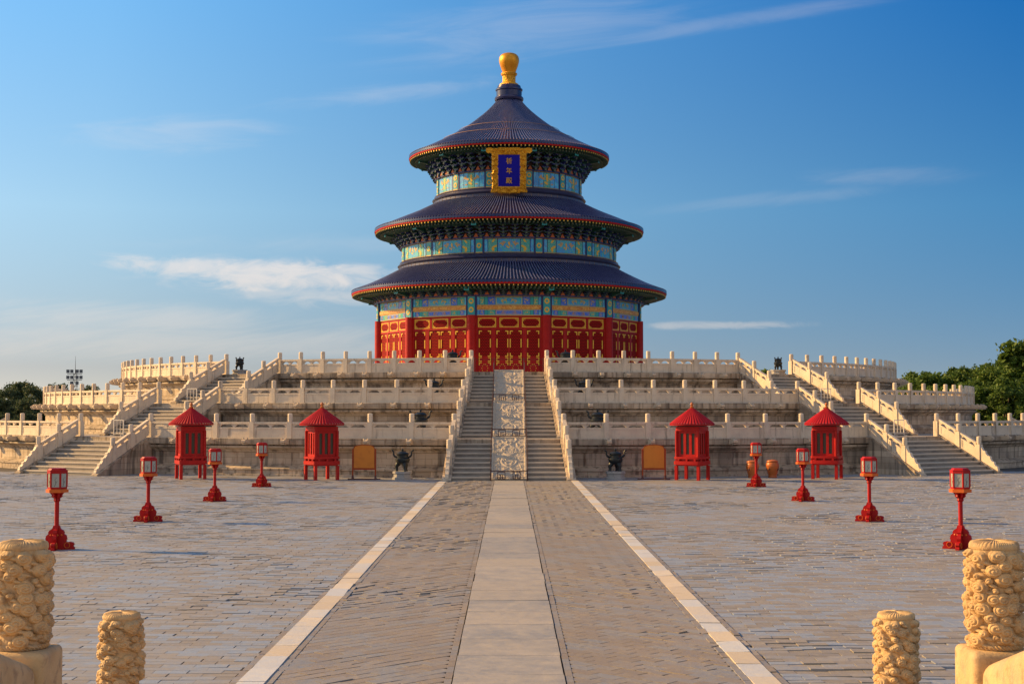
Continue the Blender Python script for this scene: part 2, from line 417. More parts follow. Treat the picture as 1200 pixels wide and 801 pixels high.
# ------------------------------------------------------------------ ground and paving
def struct(o): o['kind'] = 'structure'; return o
mb = MB(); S = 4000
mb.add([(-S, -S, -.03), (S, -S, -.03), (S, S, -.03), (-S, S, -.03)], [(0, 1, 2, 3)]); struct(mb.build('ground', earth))
mb = MB(); mb.add([(-110, -20, -.012), (110, -20, -.012), (110, 240, -.012), (-110, 240, -.012)], [(0, 1, 2, 3)]); struct(mb.build('courtyard_bed', joint))

def brick_sheet(name, cx, cy, ang, L, Wd, zt, material, jz=.005, tilt=.004, gap=.008, hi_p=.10, depth=.05):
    """bricks as real little blocks: centres, angle of the long side, size, top height"""
    n = len(cx)
    ca, sa = np.cos(ang), np.sin(ang)
    hx = (L - gap) / 2 * np.ones(n); hy = (Wd - gap) / 2 * np.ones(n)
    rough = np.array([mnoise.noise(Vector((float(a) * .22, float(b) * .22, 1.7))) + .5 * mnoise.noise(Vector((float(a) * .7, float(b) * .7, 9.1))) for a, b in zip(cx, cy)])
    rough = np.clip(.75 + rough * 1.7, .12, 2.0)
    h = zt + rng.normal(0, jz, n) * rough
    odd = rng.random(n) < hi_p
    h[odd] += rng.random(odd.sum()) * .013 * rough[odd]
    low = rng.random(n) < hi_p * .5; h[low] -= .008 * rough[low]
    V = np.zeros((n, 8, 3))
    tx = rng.normal(0, tilt, n) * rough; ty = rng.normal(0, tilt, n) * rough
    for i, (sx, sy) in enumerate([(-1, -1), (1, -1), (1, 1), (-1, 1)]):
        lx, ly = sx * hx, sy * hy
        X = cx + lx * ca - ly * sa; Y = cy + lx * sa + ly * ca
        V[:, i, 0] = X; V[:, i, 1] = Y; V[:, i, 2] = zt - depth
        V[:, i + 4, 0] = X; V[:, i + 4, 1] = Y; V[:, i + 4, 2] = h + sx * tx + sy * ty
    F = np.array([(4, 5, 6, 7), (0, 1, 5, 4), (1, 2, 6, 5), (2, 3, 7, 6), (3, 0, 4, 7)])
    faces = (np.arange(n)[:, None, None] * 8 + F[None]).reshape(-1)
    nf = n * 5
    me = bpy.data.meshes.new(name)
    me.vertices.add(n * 8); me.vertices.foreach_set('co', V.reshape(-1))
    me.loops.add(nf * 4); me.loops.foreach_set('vertex_index', faces.astype(np.int32))
    me.polygons.add(nf); me.polygons.foreach_set('loop_start', np.arange(0, nf * 4, 4, dtype=np.int32))
    a = me.attributes.new('tone', 'FLOAT', 'FACE')
    a.data.foreach_set('value', np.repeat(rng.random(n), 5).astype(np.float32))
    me.materials.append(material)
    me.update(calc_edges=True); me.validate()
    me.polygons.foreach_set('use_smooth', [False] * nf)
    o = bpy.data.objects.new(name, me); COL.objects.link(o)
    return struct(o)

BL, BW = .50, .25
rows = np.arange(13.0, 92.0, BW)
CX, CY = [], []
for i, y in enumerate(rows):
    half = min(.40 * y + 6, 42)
    xs = np.arange(3.95 + BL / 2 - (i % 2) * BL * .47, half, BL)
    for s in (-1, 1):
        CX.append(s * xs + rng.normal(0, .008, len(xs))); CY.append(np.full(len(xs), y) + rng.normal(0, .004, len(xs)))
CX, CY = np.concatenate(CX), np.concatenate(CY)
keep = np.hypot(CX, CY - 130) > 46.0
brick_sheet('courtyard_paving', CX[keep], CY[keep], np.zeros(keep.sum()), BL, BW, .02, brick, jz=.0032, tilt=.0025, hi_p=.10)
# diagonal bricks of the processional way, mirrored about the axis
CX, CY, AN = [], [], []
for s in (-1, 1):
    u = np.arange(-10, 110, BL); v = np.arange(-110, 110, BW)
    U, Vv = np.meshgrid(u, v); U = U + (np.round((Vv + 110) / BW) % 2) * BL / 2
    a = R_(45)
    X = U * math.cos(a) - Vv * math.sin(a); Y = U * math.sin(a) + Vv * math.cos(a)
    k_ = (X > -3.22) & (X < -1.04) & (Y > 13) & (Y < 79.2)
    CX.append(-s * X[k_] if s == 1 and False else (X[k_] if s == -1 else -X[k_])); CY.append(Y[k_]); AN.append(np.full(k_.sum(), a if s == -1 else -a))
brick_sheet('processional_way', np.concatenate(CX), np.concatenate(CY), np.concatenate(AN), BL, BW, .03, brick_path, jz=.0042, tilt=.0035, hi_p=.08, gap=.014)
# edge bricks along the central slab and beside the kerbs
ys = np.arange(13.2, 79.2, .48)
ex = np.concatenate([np.full(len(ys), x) for x in (-.865, .865, -3.36, 3.36, -3.87, 3.87)])
ey = np.concatenate([ys + o for o in (0, .2, .1, .3, .15, .05)])
brick_sheet('path_edging', ex, ey, np.full(len(ex), R_(90)), .48, .11, .035, brick_path, jz=.003, tilt=.002)
# central slabs and white kerb stones
ys = np.arange(13.6, 79.0, 1.62)
brick_sheet('central_path', rng.normal(0, .006, len(ys)), ys, np.full(len(ys), 0.0), 1.60, 1.62, .048, path_slab, jz=.003, tilt=.002, gap=.014, hi_p=0)
ys = np.arange(13.5, 79.0, 1.05)
brick_sheet('path_border', np.concatenate([np.full(len(ys), -3.61), np.full(len(ys), 3.61)]), np.concatenate([ys, ys + .4]), np.full(2 * len(ys), R_(90)), 1.05, .40, .048, path_kerb, jz=.003, tilt=.003, gap=.014, hi_p=0)

# ------------------------------------------------------------------ terrace
D = 130.0
RT = (46.4, 40.0, 33.8); ZT = (2.25, 4.38, 6.48); ZB = (0.0, 2.25, 4.38)
AX = R_(32.6)
hw = lambda r: 2.30 + (r - 34) * .052          # half width of a staircase at radius r
RB = (50.7, 44.3, 38.3)                       # foot of each flight
STEP_ANG = R_(2.93)
words = ('lowest', 'middle', 'top')

def spout_mesh():
    m = MB()
    m.hexa([(-.15, 0, -.16), (.15, 0, -.16), (.15, -.42, -.13), (-.15, -.42, -.13), (-.15, 0, .12), (.15, 0, .12), (.15, -.42, .12), (-.15, -.42, .12)])
    m.hexa([(-.17, -.40, -.10), (.17, -.40, -.10), (.12, -.74, -.04), (-.12, -.74, -.04), (-.17, -.40, .17), (.17, -.40, .17), (.12, -.74, .08), (-.12, -.74, .08)])
    m.hexa([(-.12, -.42, -.17), (.12, -.42, -.17), (.09, -.66, -.15), (-.09, -.66, -.15), (-.12, -.42, -.09), (.12, -.42, -.09), (.09, -.66, -.08), (-.09, -.66, -.08)])
    for s in (-1, 1):
        m.ell((s * .13, -.47, .17), (.05, .09, .06), 8, 5)
        m.ell((s * .10, -.60, .11), (.035, .05, .035), 8, 5)
    return m.mesh('water_spout', marble, 40)
SPOUT = spout_mesh()

def post_mesh():
    m = MB(); w = .155
    m.box(-w, w, -w, w, 0, .97)
    m.lathe([(.13, .97), (.13, 1.0), (.152, 1.015), (.145, 1.06), (.152, 1.13), (.143, 1.2), (.152, 1.27), (.143, 1.34), (.150, 1.41), (.14, 1.45), (.08, 1.475), (.001, 1.48)], 14)
    return m.mesh('post', marble_rail, 50)
POST = post_mesh()

def panel_mesh(L, drop=0.0, name='panel'):
    """stone balustrade panel of clear length L from x = 0, falling by drop"""
    m = MB(); h = L / 2
    def b(x0, x1, t, z0, z1):
        f = lambda x: -drop * x / L
        m.hexa([(x0, -t, z0 + f(x0)), (x1, -t, z0 + f(x1)), (x1, t, z0 + f(x1)), (x0, t, z0 + f(x0)), (x0, -t, z1 + f(x0)), (x1, -t, z1 + f(x1)), (x1, t, z1 + f(x1)), (x0, t, z1 + f(x0))])
    b(0, L, .075, .11, .54)
    b(0, L, .10, 0, .11); b(0, L, .10, .54, .64)
    b(0, .14, .10, .11, .54); b(L - .14, L, .10, .11, .54)
    b(0, L, .115, .845, .96)
    b(0, L, .075, .80, .846)
    def arch(x0, x1, flip):  # end bracket that rounds the corner of an opening
        n = 5
        for i in range(n):
            a, c = i / n, (i + 1) / n
            w = (x1 - x0)
            hgt = lambda t: .64 + (.16) * (1 - math.sqrt(max(0, 1 - (1 - t) ** 2)))
            xa, xb = (x0 + w * a, x0 + w * c) if not flip else (x1 - w * c, x1 - w * a)
            top = .805; t_ = .06
            lo = top - .16 * (1 - ((a + c) / 2)) ** 2
            b(xa, xb, t_, lo, top)
    b(0, .10, .07, .64, .80); b(L - .10, L, .07, .64, .80)
    b(h - .06, h + .06, .07, .64, .80)
    arch(.10, .34, False); arch(h + .06, h + .30, False); arch(L - .34, L - .10, True); arch(h - .30, h - .06, True)
    return m.mesh(name, marble_rail)

def run(label, k, a0, a1, n, group):
    """balustrade along the rim of tier k from angle a0 to a1"""
    t = thing('balustrade', label, 'balustrade', (0, D, ZT[k]), 0, group)
    R = RT[k]; st = (a1 - a0) / n
    L = 2 * R * math.sin(abs(st) / 2) - .31
    pm = panel_mesh(L)
    for i in range(n + 1):
        a = a0 + st * i
        inst(POST, 'post', t, P(a, R), (0, 0, a))
        if i < n:
            am = a + st / 2; c = P(am, R * math.cos(st / 2)); e = Vector((math.cos(am), math.sin(am), 0))
            inst(pm, 'panel', t, c - e * L / 2, (0, 0, am))
    return t

def tier(k):
    R, z0, z1 = RT[k], ZB[k], ZT[k]; H = z1 - z0
    t = thing('terrace_tier', f'{words[k]} of three round white marble terrace tiers, ' + ('standing on the courtyard paving' if k == 0 else f'stepped back above the {words[k-1]} one' if k == 1 else 'carrying the round temple hall'), 'terrace', (0, D, z0), 0, 'tiers of the marble terrace')
    pr = [(.62, 0), (.62, .14), (.42, .15), (.42, .34), (.48, .37), (.48, .46), (.30, .52), (.10, .60), (-.08, .64), (-.08, H - .86), (.0, H - .82), (.04, H - .72), (.22, H - .64), (.34, H - .55), (.34, H - .46), (.14, H - .45), (.14, H - .38), (.44, H - .37), (.46, H - .30), (.46, H - .012), (.44, H)]
    m = MB(); n = 240
    m.lathe([(R + a, z) for a, z in pr], n, 0)
    inner = RT[k + 1] - 1.0 if k < 2 else 6.0
    m.lathe([(R + .44, H), (inner, H)], n, 1)
    m.build('wall', [marble_wall, paving], t, 25)
    return t
TIERS = [tier(k) for k in range(3)]
side_word = {-1: 'left', 1: 'right'}
run_angles = []
for k in range(3):
    R = RT[k]; g = math.asin((hw(R) + .25) / R)
    for s in (-1, 1):
        a0, a1 = s * g, s * (AX - g)
        run(f'straight-looking front balustrade of the {words[k]} tier between central and {side_word[s]} stairs', k, a0, a1, 8, 'balustrades on the terrace rims')
        b0 = s * (AX + g)
        nb = 17 if k == 0 else 22
        b1 = b0 + s * STEP_ANG * nb
        if k == 0: b1 = s * (math.pi / 2 - g); 
        nb = round(abs(b1 - b0) / STEP_ANG)
        run(f'curving outer balustrade of the {words[k]} tier, beyond the {side_word[s]} staircase', k, b0, b1, nb, 'balustrades on the terrace rims')
        for (q0, q1, n) in ((a0, a1, 8), (b0, b1, nb)):
            for i in range(n + 1):
                if i == 0 or (n == 8 and i == n): continue
                a = q0 + (q1 - q0) * i / n
                inst(SPOUT, 'water_spout', TIERS[k], P(a, R + .38, ZT[k] - ZB[k] - .20), (0, 0, a))

# ------------------------------------------------------------------ staircases
NS = 9
def flight_parts(k):
    """meshes of one flight in its own frame: x across, -y outward, origin on the hall axis, z from the tier below"""
    H = ZT[k] - ZB[k]; rt = RT[k] + .42; rb = RB[k]
    tr = (rb - rt) / (NS - 1); rs = H / NS
    m = MB()
    for i in range(NS - 1):
        z1 = H - rs * (i + 1); r0 = rt + tr * i - .3; r1 = rt + tr * (i + 1)
        w0, w1 = hw(r0), hw(r1)
        zb = 0
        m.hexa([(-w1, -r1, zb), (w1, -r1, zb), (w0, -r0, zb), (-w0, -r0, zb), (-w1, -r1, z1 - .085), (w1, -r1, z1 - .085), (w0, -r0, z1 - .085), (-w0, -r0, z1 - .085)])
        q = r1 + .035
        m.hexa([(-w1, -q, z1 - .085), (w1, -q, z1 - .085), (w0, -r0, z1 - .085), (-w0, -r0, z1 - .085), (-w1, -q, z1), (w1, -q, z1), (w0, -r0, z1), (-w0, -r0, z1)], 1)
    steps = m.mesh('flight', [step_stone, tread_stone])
    sides = []
    for s in (-1, 1):
        m = MB()
        def X(r, o): return s * (hw(r) + o)
        o0, o1 = .003, .52
        # sloping stringer: triangular cheek wall with a coping
        zt0, zt1 = H + .02, .10
        def wedge(o0, o1, dz0, dz1, rA, rB):
            za = lambda r: H + (r - rt) / (rb + .25 - rt) * (.12 - H)
            pts = []
            for zz in (0, 1):
                for (r, o) in ((rB, o0), (rB, o1), (rA, o1), (rA, o0)):
                    pts.append((X(r, o), -r, (za(r) + dz1) if zz else (0 if dz0 is None else za(r) + dz0)))
            if s < 0: pts = [pts[i] for i in (1, 0, 3, 2, 5, 4, 7, 6)]
            m.hexa(pts)
        wedge(o0 + .05, o1 - .05, None, -.16, rt - .4, rb + .22)
        wedge(o0, o1, -.16, 0, rt + .02, rb + .30)
        sides.append(m.mesh('side_wall', marble_wall))
    return steps, sides, H, rt, rb

def drum_mesh(L, zs, drop):
    """drum stone: scrolled wedge that ends a stair balustrade; from height zs down over length L"""
    m = MB(); pts = [(0, 0), (L, -drop), (L, -drop + .10)]
    for cx, cz, r in ((.90, .17, .10), (.70, .33, .12), (.46, .52, .14), (.2, .70, .13)):
        for a in (-20, 25, 70, 115):
            pts.append((L * cx + r * math.cos(R_(a)), -drop * cx + cz * zs + r * math.sin(R_(a))))
    pts += [(0.05, zs - .02), (0, zs)]
    m.prism(pts, (0, 0, 0), (1, 0, 0), (0, 0, 1), (0, .10, 0))
    return m.mesh('drum_stone', marble_rail)

SIDE_LAB = {0: 'central', -1: 'left side', 1: 'right side', -2: 'far left', 2: 'far right'}
FL = [flight_parts(k) for k in range(3)]
STAIR_M = []
for k in range(3):
    steps, sides, H, rt, rb = FL[k]
    # posts along the slope at these radii
    r_top = RT[k] + .0; rA, rBp = RT[k] + (rb - RT[k]) * .37, RT[k] + (rb - RT[k]) * .72
    za = lambda r, H=H, rt=rt, rb=rb: H + (r - rt) / (rb + .25 - rt) * (.12 - H)
    ct = math.sqrt(1 + .052 ** 2)
    L1 = (rA - r_top) * ct - .31; L2 = (rBp - rA) * ct - .31
    z0 = H
    P1 = panel_mesh(L1, (za(r_top + .155) - za(rA - .155)) if True else 0, 'panel')
    P2 = panel_mesh(L2, za(rA + .155) - za(rBp - .155), 'panel')
    DR = drum_mesh(rb + .22 - rBp - .155, .86, za(rBp + .155) - za(rb + .22))
    STAIR_M.append((P1, P2, DR, r_top, rA, rBp, za))

def staircase(key, ang, tiers):
    lab = {0: 'wide central stone staircase climbing to the hall doors around a carved ramp',
           -1: 'plain stone staircase climbing the terrace on the left, its risers in sunlight',
           1: 'plain stone staircase climbing the terrace on the right, its risers in shade',
           -2: 'end-on stone staircase far round the terrace, seen as posts beyond the left rim',
           2: 'end-on stone staircase far round the terrace, seen as posts beyond the right rim'}[key]
    t = thing('staircase', lab, 'staircase', (0, D, 0), ang, 'staircases of the terrace')
    for k in tiers:
        steps, sides, H, rt, rb = FL[k]
        inst(steps, 'flight', t, (0, 0, ZB[k]))
        for sm in sides: inst(sm, 'side_wall', t, (0, 0, ZB[k]))
        P1, P2, DR, r_top, rA, rBp, za = STAIR_M[k]
        for s in (-1, 1):
            inner = (s > 0) if key in (-1, -2) else (s < 0)
            pos = ('left' if s < 0 else 'right') if key == 0 else ('inner' if inner else 'outer')
            b = thing('stair_balustrade', f'sloping marble balustrade on the {pos} edge of the {SIDE_LAB[key]} stairs, ' + ('bottom flight' if k == 0 else 'middle flight' if k == 1 else 'top flight'), 'balustrade', (0, D, ZB[k]), ang, 'sloping stair balustrades')
            off = .25
            pt = lambda r, z: (s * (hw(r) + off), -r, z)
            rz = -math.pi / 2 + s * math.atan(.052) * 1.0
            for r in (rA, rBp):
                inst(POST, 'post', b, pt(r, za(r) - .06), (0, 0, 0), (1, 1, 1))
            inst(P1, 'panel', b, pt(r_top + .155, za(r_top + .155)), (0, 0, rz))
            inst(P2, 'panel', b, pt(rA + .155, za(rA + .155)), (0, 0, rz))
            inst(DR, 'drum_stone', b, pt(rBp + .155, za(rBp + .155) + .01), (0, 0, rz))
    return t
ST0 = staircase(0, 0, (0, 1, 2)); staircase(-1, -AX, (0, 1, 2)); staircase(1, AX, (0, 1, 2))
staircase(-2, -math.pi / 2, (0,)); staircase(2, math.pi / 2, (0,))

# carved ramp of the central stairs: three relief slabs, each a part of the staircase
def relief(nx, ny, wx, Ly, seed):
    m = MB(); vs = []
    for j in range(ny + 1):
        for i in range(nx + 1):
            x = (i / nx - .5) * wx; y = j / ny * Ly
            p = Vector((abs(x) * 5.2 + seed, y * 4.6, seed))
            e = min(1, min(wx / 2 - abs(x), y, Ly - y) / .14)
            w = mnoise.turbulence(p + Vector((mnoise.noise(p * 1.3), mnoise.noise(p * 1.3 + Vector((5, 5, 5))), 0)) * 1.1, 3, False)
            cx = .42 * math.sin(y * 2.6 + seed); ds = abs(abs(x) - abs(cx))
            w = max(w, .50 * max(0, 1 - (ds / .10) ** 2))
            h = .055 * max(0, min(1, w * 2.4 - .40)) * max(0, e) + (.05 if e < .75 else 0)
            vs.append((x, y, h))
    fs = [(j * (nx + 1) + i, j * (nx + 1) + i + 1, (j + 1) * (nx + 1) + i + 1, (j + 1) * (nx + 1) + i) for j in range(ny) for i in range(nx)]
    m.add(vs, fs)
    return m
for k in range(3):
    steps, sides, H, rt, rb = FL[k]
    L = math.hypot(rb - rt + .1, H)
    m = relief(90, 260, 1.94, L, 3 + 5 * k)
    m.box(-.97, .97, .0, L, -.5, -.002)
    sl_ = math.atan2(H, rb - rt + .1)
    m.build('carved_ramp', slab_mat, ST0, 40, (0, -(rb + .18), ZB[k] + .10), (sl_, 0, 0))

# ------------------------------------------------------------------ temple hall
HALL = thing('temple_hall', 'round red temple hall with three dark blue tiled roofs and a golden finial', 'temple', (0, D, 0))
ZF = ZT[2]
RC = 11.92
def ring(m, prof, n=192, mi=0): m.lathe(prof, n, mi)
m = MB(); ring(m, [(13.6, ZF), (13.6, ZF + .22), (13.45, ZF + .30), (2, ZF + .30)], 120); m.build('plinth', marble, HALL, 30)
ZD = ZF + .30
# columns
m = MB()
m.lathe([(.52, 0), (.52, .10), (.385, .14), (.385, 11.80 - ZD)], 24)
colm = m.mesh('column', red_hall, 40)
cols = [R_(15 + 30 * i) for i in range(-4, 4)]
for a in cols: inst(colm, 'column', HALL, P(a, RC, ZD), (0, 0, a))

ZW = 11.76
BAYW = 2 * RC * math.sin(R_(15))
AP = RC * math.cos(R_(15))
def corner_gold(m, x0, x1, z0, z1, y, w, lx, lz, mi):
    for (sx, xa) in ((1, x0), (-1, x1)):
        for (sz, za) in ((1, z0), (-1, z1)):
            xs = sorted((xa, xa + sx * lx)); zs = sorted((za, za + sz * w)); m.box(xs[0], xs[1], y - .03, y, zs[0], zs[1], mi)
            xs = sorted((xa, xa + sx * w)); zs = sorted((za + sz * w, za + sz * lz)); m.box(xs[0], xs[1], y - .03, y, zs[0], zs[1], mi)
def bay_mesh():
    m = MB(); y1 = .16
    h = ZW - ZD
    # sheet of wall behind, rails and mullions in front
    m.box(-BAYW / 2, BAYW / 2, .10, .25, 0, h)
    zr = 10.62 - ZD
    m.box(-2.72, 2.72, -.06, .10, zr, zr + .16)
    m.box(-2.72, 2.72, -.06, .10, h - .16, h)
    for x in (-2.72, -1.28, 1.28, 2.72): m.box(x - (.14 if abs(x) > 2 else .17), x + (.14 if abs(x) > 2 else .17), -.05, .10, 0, zr)
    for x in (-2.72, -.93, .93, 2.72): m.box(x - .12, x + .12, -.05, .10, zr + .16, h - .16)
    return m.mesh('door_bay', red_hall)
BAY = bay_mesh()
def leaf_mesh(w, h):
    m = MB()                       # 0 red, 1 gold, 2 lattice
    m.box(0, w, .02, .09, 0, h, 0)
    zl = h * .42
    m.box(.07, w - .07, .005, .02, zl, h - .08, 2)
    corner_gold(m, .05, w - .05, zl - .02, h - .06, .004, .085, .26, .30, 1)
    zc = (zl + h) / 2
    for x in (.05, w - .135): m.box(x, x + .085, -.026, .004, zc - .36, zc + .36, 1)
    m.box(.08, w - .08, .004, .02, .12, zl - .55, 0)
    corner_gold(m, .05, w - .05, .06, zl - .48, .004, .075, .24, .28, 1)
    corner_gold(m, .05, w - .05, zl - .42, zl - .07, .004, .07, .24, .17, 1)
    # gilt scroll boss on the skirt panel
    for i in range(10):
        a = 2 * math.pi * i / 10
        m.box(w / 2 + (w * .22) * math.cos(a) - .03, w / 2 + (w * .22) * math.cos(a) + .03, -.012, .004, (zl - .48) / 2 + .06 + .33 * math.sin(a) - .03, (zl - .48) / 2 + .06 + .33 * math.sin(a) + .03, 1)
    return m.mesh('door_leaf', [red_hall, gold_flat, lattice])
def transom_mesh(w, h):
    m = MB()
    m.box(0, w, .02, .09, 0, h, 0)
    f = .07
    m.box(.0, w, -.02, .02, 0, f, 1); m.box(0, w, -.02, .02, h - f, h, 1); m.box(0, f, -.02, .02, f, h - f, 1); m.box(w - f, w, -.02, .02, f, h - f, 1)
    pts = [(.14, .30), (.26, .16), (w - .26, .16), (w - .14, .30), (w - .14, h - .30), (w - .26, h - .16), (.26, h - .16), (.14, h - .30)]
    m.prism(pts, (0, 0, 0), (1, 0, 0), (0, 0, 1), (0, .012, 0), 2)
    corner_gold(m, .10, w - .10, .11, h - .11, .018, .05, .20, .17, 1)
    return m.mesh('transom_window', [red_hall, gold_flat, lattice])
zr = 10.62 - ZD
LEAF_S, LEAF_C = leaf_mesh(1.10, zr - .06), leaf_mesh(1.08, zr - .06)
TRS, TRC = transom_mesh(1.50, ZW - ZD - zr - .34), transom_mesh(1.58, ZW - ZD - zr - .34)
# painted beams over each bay
def figure(m, o, ex, en, w, h, seed, mi):
    # one gilt scrolling figure: a wavy body with claws, laid on the board
    r = random.Random(seed); o, ex, en = Vector(o), Vector(ex), Vector(en)
    n = max(4, int(w / h * 7))
    for i in range(n):
        a = r.uniform(0, 6.28); q = math.sqrt(r.random()); rr = h * r.uniform(.07, .16)
        c = o + ex * (w * .44 * q * math.cos(a)) + Vector((0, 0, h * .40 * q * math.sin(a))) + en * (.03 * i)
        t_ = r.uniform(0, 3.1); ct, st = math.cos(t_), math.sin(t_)
        m.prism([((rr * 1.6 * math.cos(2 * math.pi * k_ / 6)) * ct - (rr * .7 * math.sin(2 * math.pi * k_ / 6)) * st, (rr * 1.6 * math.cos(2 * math.pi * k_ / 6)) * st + (rr * .7 * math.sin(2 * math.pi * k_ / 6)) * ct) for k_ in range(6)], c, ex, (0, 0, 1), en, mi)
def beam_mesh():
    m = MB()   # 0 teal 1 green 2 blue 3 gold 4 dark 5 line 6 cyan 7 pale
    L = 2.72
    y = -.02
    m.box(-L, L, y, .3, 0, 1.62, 4)
    def band(z0, z1, alt):
        hgt = z1 - z0
        m.box(-L, L, y - .012, y, z0, z0 + .05, 5); m.box(-L, L, y - .012, y, z1 - .05, z1, 5)
        cells = [(-L, -2.45, 7), (-2.42, -2.05, 1 if alt else 2), (-2.02, -1.76, 6), (-1.73, -1.15, 2 if alt else 1), (-1.12, 1.12, 0 if alt else 2), (1.15, 1.73, 2 if alt else 1), (1.76, 2.02, 6), (2.05, 2.42, 1 if alt else 2), (2.45, L, 7)]
        for x0, x1, mi in cells:
            m.box(x0, x1, y - .010, y, z0 + .06, z1 - .06, mi)
            if mi in (0, 2) and x1 - x0 > 2: # framed centre panel
                for (a, b, c, d) in ((x0 + .04, x1 - .04, z0 + .09, z0 + .12), (x0 + .04, x1 - .04, z1 - .12, z1 - .09)):
                    m.box(a, b, y - .022, y - .010, c, d, 5)
                for (a, b) in ((x0 + .04, x0 + .08), (x1 - .08, x1 - .04)): m.box(a, b, y - .022, y - .010, z0 + .12, z1 - .12, 5)
    band(.84, 1.62, True); band(0, .52, False)
    m.box(-L, L, y - .06, .3, 1.622, 1.75, 8)
    for i in range(14): m.box(-2.56 + i * .394 - .05, -2.56 + i * .394 + .05, y - .066, y - .06, 1.64, 1.73, 9)
    for zc, hh in ((1.23, .40), (.26, .24)):
        for x, w in ((-.42, .62), (.42, .62), (-1.44, .36), (1.44, .36), (-2.23, .26), (2.23, .26)):
            figure(m, (x, y - .022, zc), (1 if x > 0 else -1, 0, 0), (0, .010 * (1 if x > 0 else 1), 0), w, hh, abs(int(x * 100)) + int(hh * 100), 5 if abs(x) > 1 or hh > .3 else 9)
    m.box(-L, L, y - .06, y, .54, .82, 3)
    return m.mesh('painted_beam', [p_teal, p_green, p_blue, p_gold, p_dark, p_line, p_cyan, p_sky, p_bright, ochre])
BEAM = beam_mesh()
def capital_mesh(h, w, r0):
    m = MB()
    m.box(-w / 2 - .16, w / 2 + .16, .01, .3, 0, h, 1)
    m.box(-w / 2, w / 2, -.02, .01, .0, h, 0)
    m.box(-w / 2, w / 2, -.032, -.02, h - .06, h, 2); m.box(-w / 2, w / 2, -.032, -.02, 0, .06, 2)
    for zc in ((h * .30, h * .74) if h > 1.3 else (h * .5,)):
        rr = w * .36
        m.prism([(rr * math.cos(2 * math.pi * i / 12), rr * 1.1 * math.sin(2 * math.pi * i / 12)) for i in range(12)], (0, -.03, zc), (1, 0, 0), (0, 0, 1), (0, .012, 0), 2)
        m.prism([(rr * .55 * math.cos(2 * math.pi * i / 12), rr * .55 * math.sin(2 * math.pi * i / 12)) for i in range(12)], (0, -.044, zc), (1, 0, 0), (0, 0, 1), (0, .006, 0), 3)
    return m.mesh('column_capital', [p_cyan, p_dark, gold_flat, p_green])
CAP = capital_mesh(1.64, .60, RC)
for i in range(-3, 4):
    a = R_(30 * i)
    b = inst(BAY, 'door_bay', HALL, P(a, AP, ZD), (0, 0, a))
    for x, me in ((-2.55, LEAF_S), (-1.09, LEAF_C), (.01, LEAF_C), (1.45, LEAF_S)): inst(me, 'door_leaf', b, (x, -.01, .02))
    for x, me in ((-2.57, TRS), (-.79, TRC), (1.07, TRS)): inst(me, 'transom_window', b, (x, -.01, zr + .17))
    inst(BEAM, 'painted_beam', HALL, P(a, AP + .10, ZW), (0, 0, a))
for a in cols: inst(CAP, 'column_capital', HALL, P(a, RC + .16, ZW - .01), (0, 0, a))
m = MB(); m.lathe([(11.2, ZD), (11.2, 13.5)], 60, 0, R_(100), R_(260)); m.build('rear_wall', red_hall, HALL)

# upper drums: blue tile collars and painted friezes
def frieze(r, z0, z1, kind):
    h = z1 - z0
    m = MB(); n = 288
    m.lathe([(r, z0), (r, z1)], n, 1)
    def seg(a0, a1, za, zb, mi, lift=.012):
        nn = max(1, int((a1 - a0) / R_(1.5)))
        m.lathe([(r, za), (r + lift, za), (r + lift, zb), (r, zb)], nn, mi, a0, a1)
    for i in range(12):
        c = R_(30 * i); w = R_(15)
        g = .42 / r
        seg(c - w + g, c + w - g, z0, z0 + .06, 2, .03); seg(c - w + g, c + w - g, z1 - .06, z1, 2, .03)
        cen = (w - g)
        spans = [(-1, -.86, 4), (-.83, -.47, 5), (-.44, .44, 0 if kind else 4), (.47, .83, 5), (.86, 1, 4)] if kind else [(-1, -.62, 4), (-.59, -.27, 4), (-.24, .24, 5), (.27, .59, 4), (.62, 1, 4)]
        for s0, s1, mi in spans: seg(c + cen * s0, c + cen * s1, z0 + .09, z1 - .09, mi)
        for f, w, mi, hf in (((-.65, .50, 3, .8), (-.22, .75, 6, .6), (.22, .75, 6, .6), (.65, .50, 3, .8), (0, .5, 3, .6)) if kind else ((-.43, .36, 6, .7), (0, .55, 3, .8), (.43, .36, 6, .7))):
            a = c + cen * f
            figure(m, P(a, r + .016, (z0 + z1) / 2), P(a + math.pi / 2, 1 if f > 0 else -1), P(a, .008), w, h * hf, int(abs(f) * 50) + 3, mi)
    # bright blue bead moulding dotted with gold along the top
    m.lathe([(r + .02, z1 - .02), (r + .07, z1 - .02), (r + .07, z1 + .13), (r + .02, z1 + .13)], n, 7)
    nd = int(2 * math.pi * r / .42)
    for i in range(nd):
        a = 2 * math.pi * i / nd
        if math.cos(a) > -.2: m.obox(P(a, r + .072, z1 + .055), P(a + math.pi / 2, .05), P(a, .006), (0, 0, .04), 6)
    o = m.build('frieze', [p_teal, p_dark, p_line, gold_flat, p_sky, p_green, ochre, p_bright], HALL, 30)
    cm = capital_mesh(h - .02, .58, r)
    for a in cols: inst(cm, 'column_capital', HALL, P(a, r + .05, z0 + .01), (0, 0, a))
frieze(9.72, 17.20, 18.45, True)
frieze(6.60, 23.25, 24.70, False)
